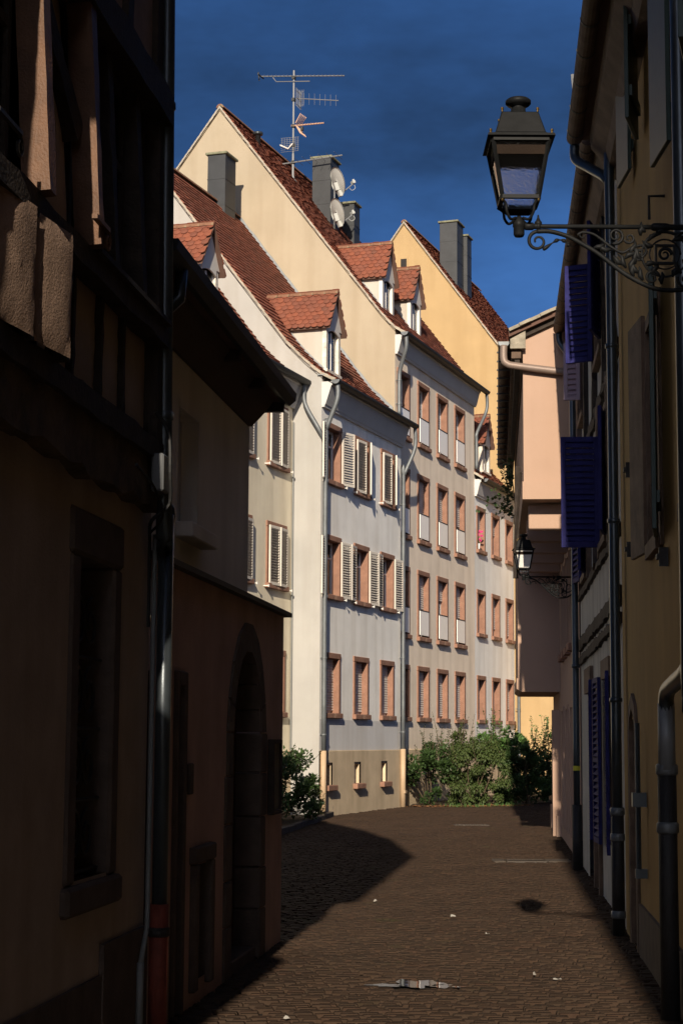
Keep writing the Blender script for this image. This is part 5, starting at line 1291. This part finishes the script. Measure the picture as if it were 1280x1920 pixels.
# ------------------------------------------------------------------ shrubs
def shrub(name, label, c, rx, ry, h, n, size, m, seed, spires=0, droop=False, stems=8, clumps=26, long_=1.6):
    rnd = random.Random(seed); t = thing(name, label, 'shrub', WORLD, (c[0], c[1], 0), 'shrubs in the planting beds')
    st = MB(); cl = []
    for k in range(clumps):
        a = rnd.uniform(0, 6.28); q = math.sqrt(rnd.random()); zz = h * (.08 + .92 * rnd.random() ** .9)
        f = math.sin(min(1, .25 + zz / h) * math.pi * .72) * 1.05
        cl.append((Vector((c[0] + rx * q * f * 1.08 * math.cos(a), c[1] + ry * q * f * 1.08 * math.sin(a), zz)), rnd.uniform(.10, .30) * min(rx, h) ** .5))
    for k in range(stems):
        e = rnd.choice(cl)[0]; b0 = Vector((c[0] + rnd.gauss(0, .12), c[1] + rnd.gauss(0, .12), -.02))
        st.tube([b0, (b0 + e) / 2 + Vector((rnd.gauss(0, .06), rnd.gauss(0, .06), .12)), e], [.022, .014, .006], 5)
    lf = MB()
    def leaf(p, d, up_, s_):
        d = d.normalized(); sd = d.cross(up_)
        if sd.length < .01: return
        sd.normalize(); nn = sd.cross(d)
        w = s_ * .27 if droop else s_ * .34
        lf.poly([p, p + d * s_ * .45 + sd * w + nn * .12 * s_, p + d * s_]); lf.poly([p, p + d * s_, p + d * s_ * .45 - sd * w + nn * .12 * s_])
    per = n // clumps
    for cc, r_ in cl:
        for q in range(per):
            v = Vector((rnd.gauss(0, 1), rnd.gauss(0, 1), rnd.gauss(0, .8))).normalized() * r_ * rnd.random() ** .45
            d = (v.normalized() + Vector((0, 0, -1.3 if droop else .35)) + Vector((rnd.gauss(0, .45), rnd.gauss(0, .45), rnd.gauss(0, .35))))
            pz = cc + v
            if pz.z < .03: continue
            leaf(pz, d, Vector((rnd.gauss(0, .3), rnd.gauss(0, .3), 1)), size * rnd.uniform(.65, 1.3))
    for k in range(spires):
        a = rnd.uniform(0, 6.28); q = rnd.random() * .7; b0 = Vector((c[0] + rx * q * math.cos(a), c[1] + ry * q * math.sin(a), h * .65))
        tip = b0 + Vector((rnd.gauss(0, .22), rnd.gauss(0, .22), h * rnd.uniform(.4, .75)))
        st.tube([b0, (b0 + tip) / 2 + Vector((rnd.gauss(0, .05), 0, 0)), tip], [.010, .007, .003], 5)
        for j in range(34):
            u = rnd.random(); pz = b0 + (tip - b0) * u
            leaf(pz, Vector((rnd.gauss(0, 1), rnd.gauss(0, 1), .45)), Vector((rnd.gauss(0, .3), rnd.gauss(0, .3), 1)), size * rnd.uniform(.6, 1.1) * (1.15 - .5 * u))
    part('stem', st, 'stem', t); part('foliage', lf, m, t, kind='stuff')
shrub('garden_shrub', 'dark spiky shrub in the shaded left bed below the white gable', (-1.75, 41.3), 1.25, 1.9, 1.45, 8000, .10, 'leafdark', 1, spires=12, clumps=60)
shrub('garden_shrub', 'small bushy shrub at the right tip of the left bed', (-.72, 43.6), .35, .5, .75, 900, .07, 'leafmid', 2, spires=5)
shrub('garden_shrub', 'rounded dark leafy shrub beside the tan drain pipe', (2.62, 53.0), .72, .7, 1.65, 3800, .10, 'leafdark', 3, spires=14)
shrub('garden_shrub', 'broad drooping green shrub in the middle of the right bed', (3.85, 52.9), 1.0, .75, 1.75, 10500, .078, 'leafmid', 4, droop=True, spires=9, clumps=52)
shrub('garden_shrub', 'tall sparse shrub with thin arching twigs behind the drooping shrub', (3.45, 54.0), .7, .6, 2.0, 1900, .09, 'leafmid', 5, spires=16, clumps=16)
shrub('garden_shrub', 'bright green upright shrub before the white house', (4.75, 55.2), .8, .7, 2.05, 3400, .12, 'leafbright', 6, spires=16)
shrub('garden_shrub', 'dense dark shrub filling the shaded corner by the peach house', (5.55, 54.6), .95, .8, 1.6, 4600, .11, 'leafdark', 7, spires=10)
shrub('garden_shrub', 'leafy shrub before the apricot wall at the right end of the bed', (6.35, 57.2), 1.05, .8, 1.95, 4200, .13, 'leafbright', 8, spires=20)
# trailing plant at the peach house eave
iv = thing('trailing_plant', 'small leafy plant trailing from the dark eave side of the peach house', 'plant', RIGHT, (-36, -.95, 6.4))
lf = MB(); rnd = random.Random(11)
for k in range(420):
    zz = 6.35 + 1.1 * rnd.random(); sx = -36 + rnd.gauss(0, .35); yy = -.92 - abs(rnd.gauss(0, .16)) * (1.4 if zz < 6.8 else .7)
    a = Vector((sx, yy, zz)); d = Vector((rnd.gauss(0, 1), -abs(rnd.gauss(0, 1)), rnd.gauss(0, .8))).normalized() * .10; sd = d.cross(Vector((0, 0, 1))) * .4
    lf.poly([a, a + d * .5 + sd, a + d, a + d * .5 - sd])
part('foliage', lf, 'leafdark', iv, kind='stuff')
part('stem', MB().tube([(-36, -.86, 6.2), (-36.05, -.92, 6.9), (-36, -.98, 7.4)], .012, 5), 'stem', iv)
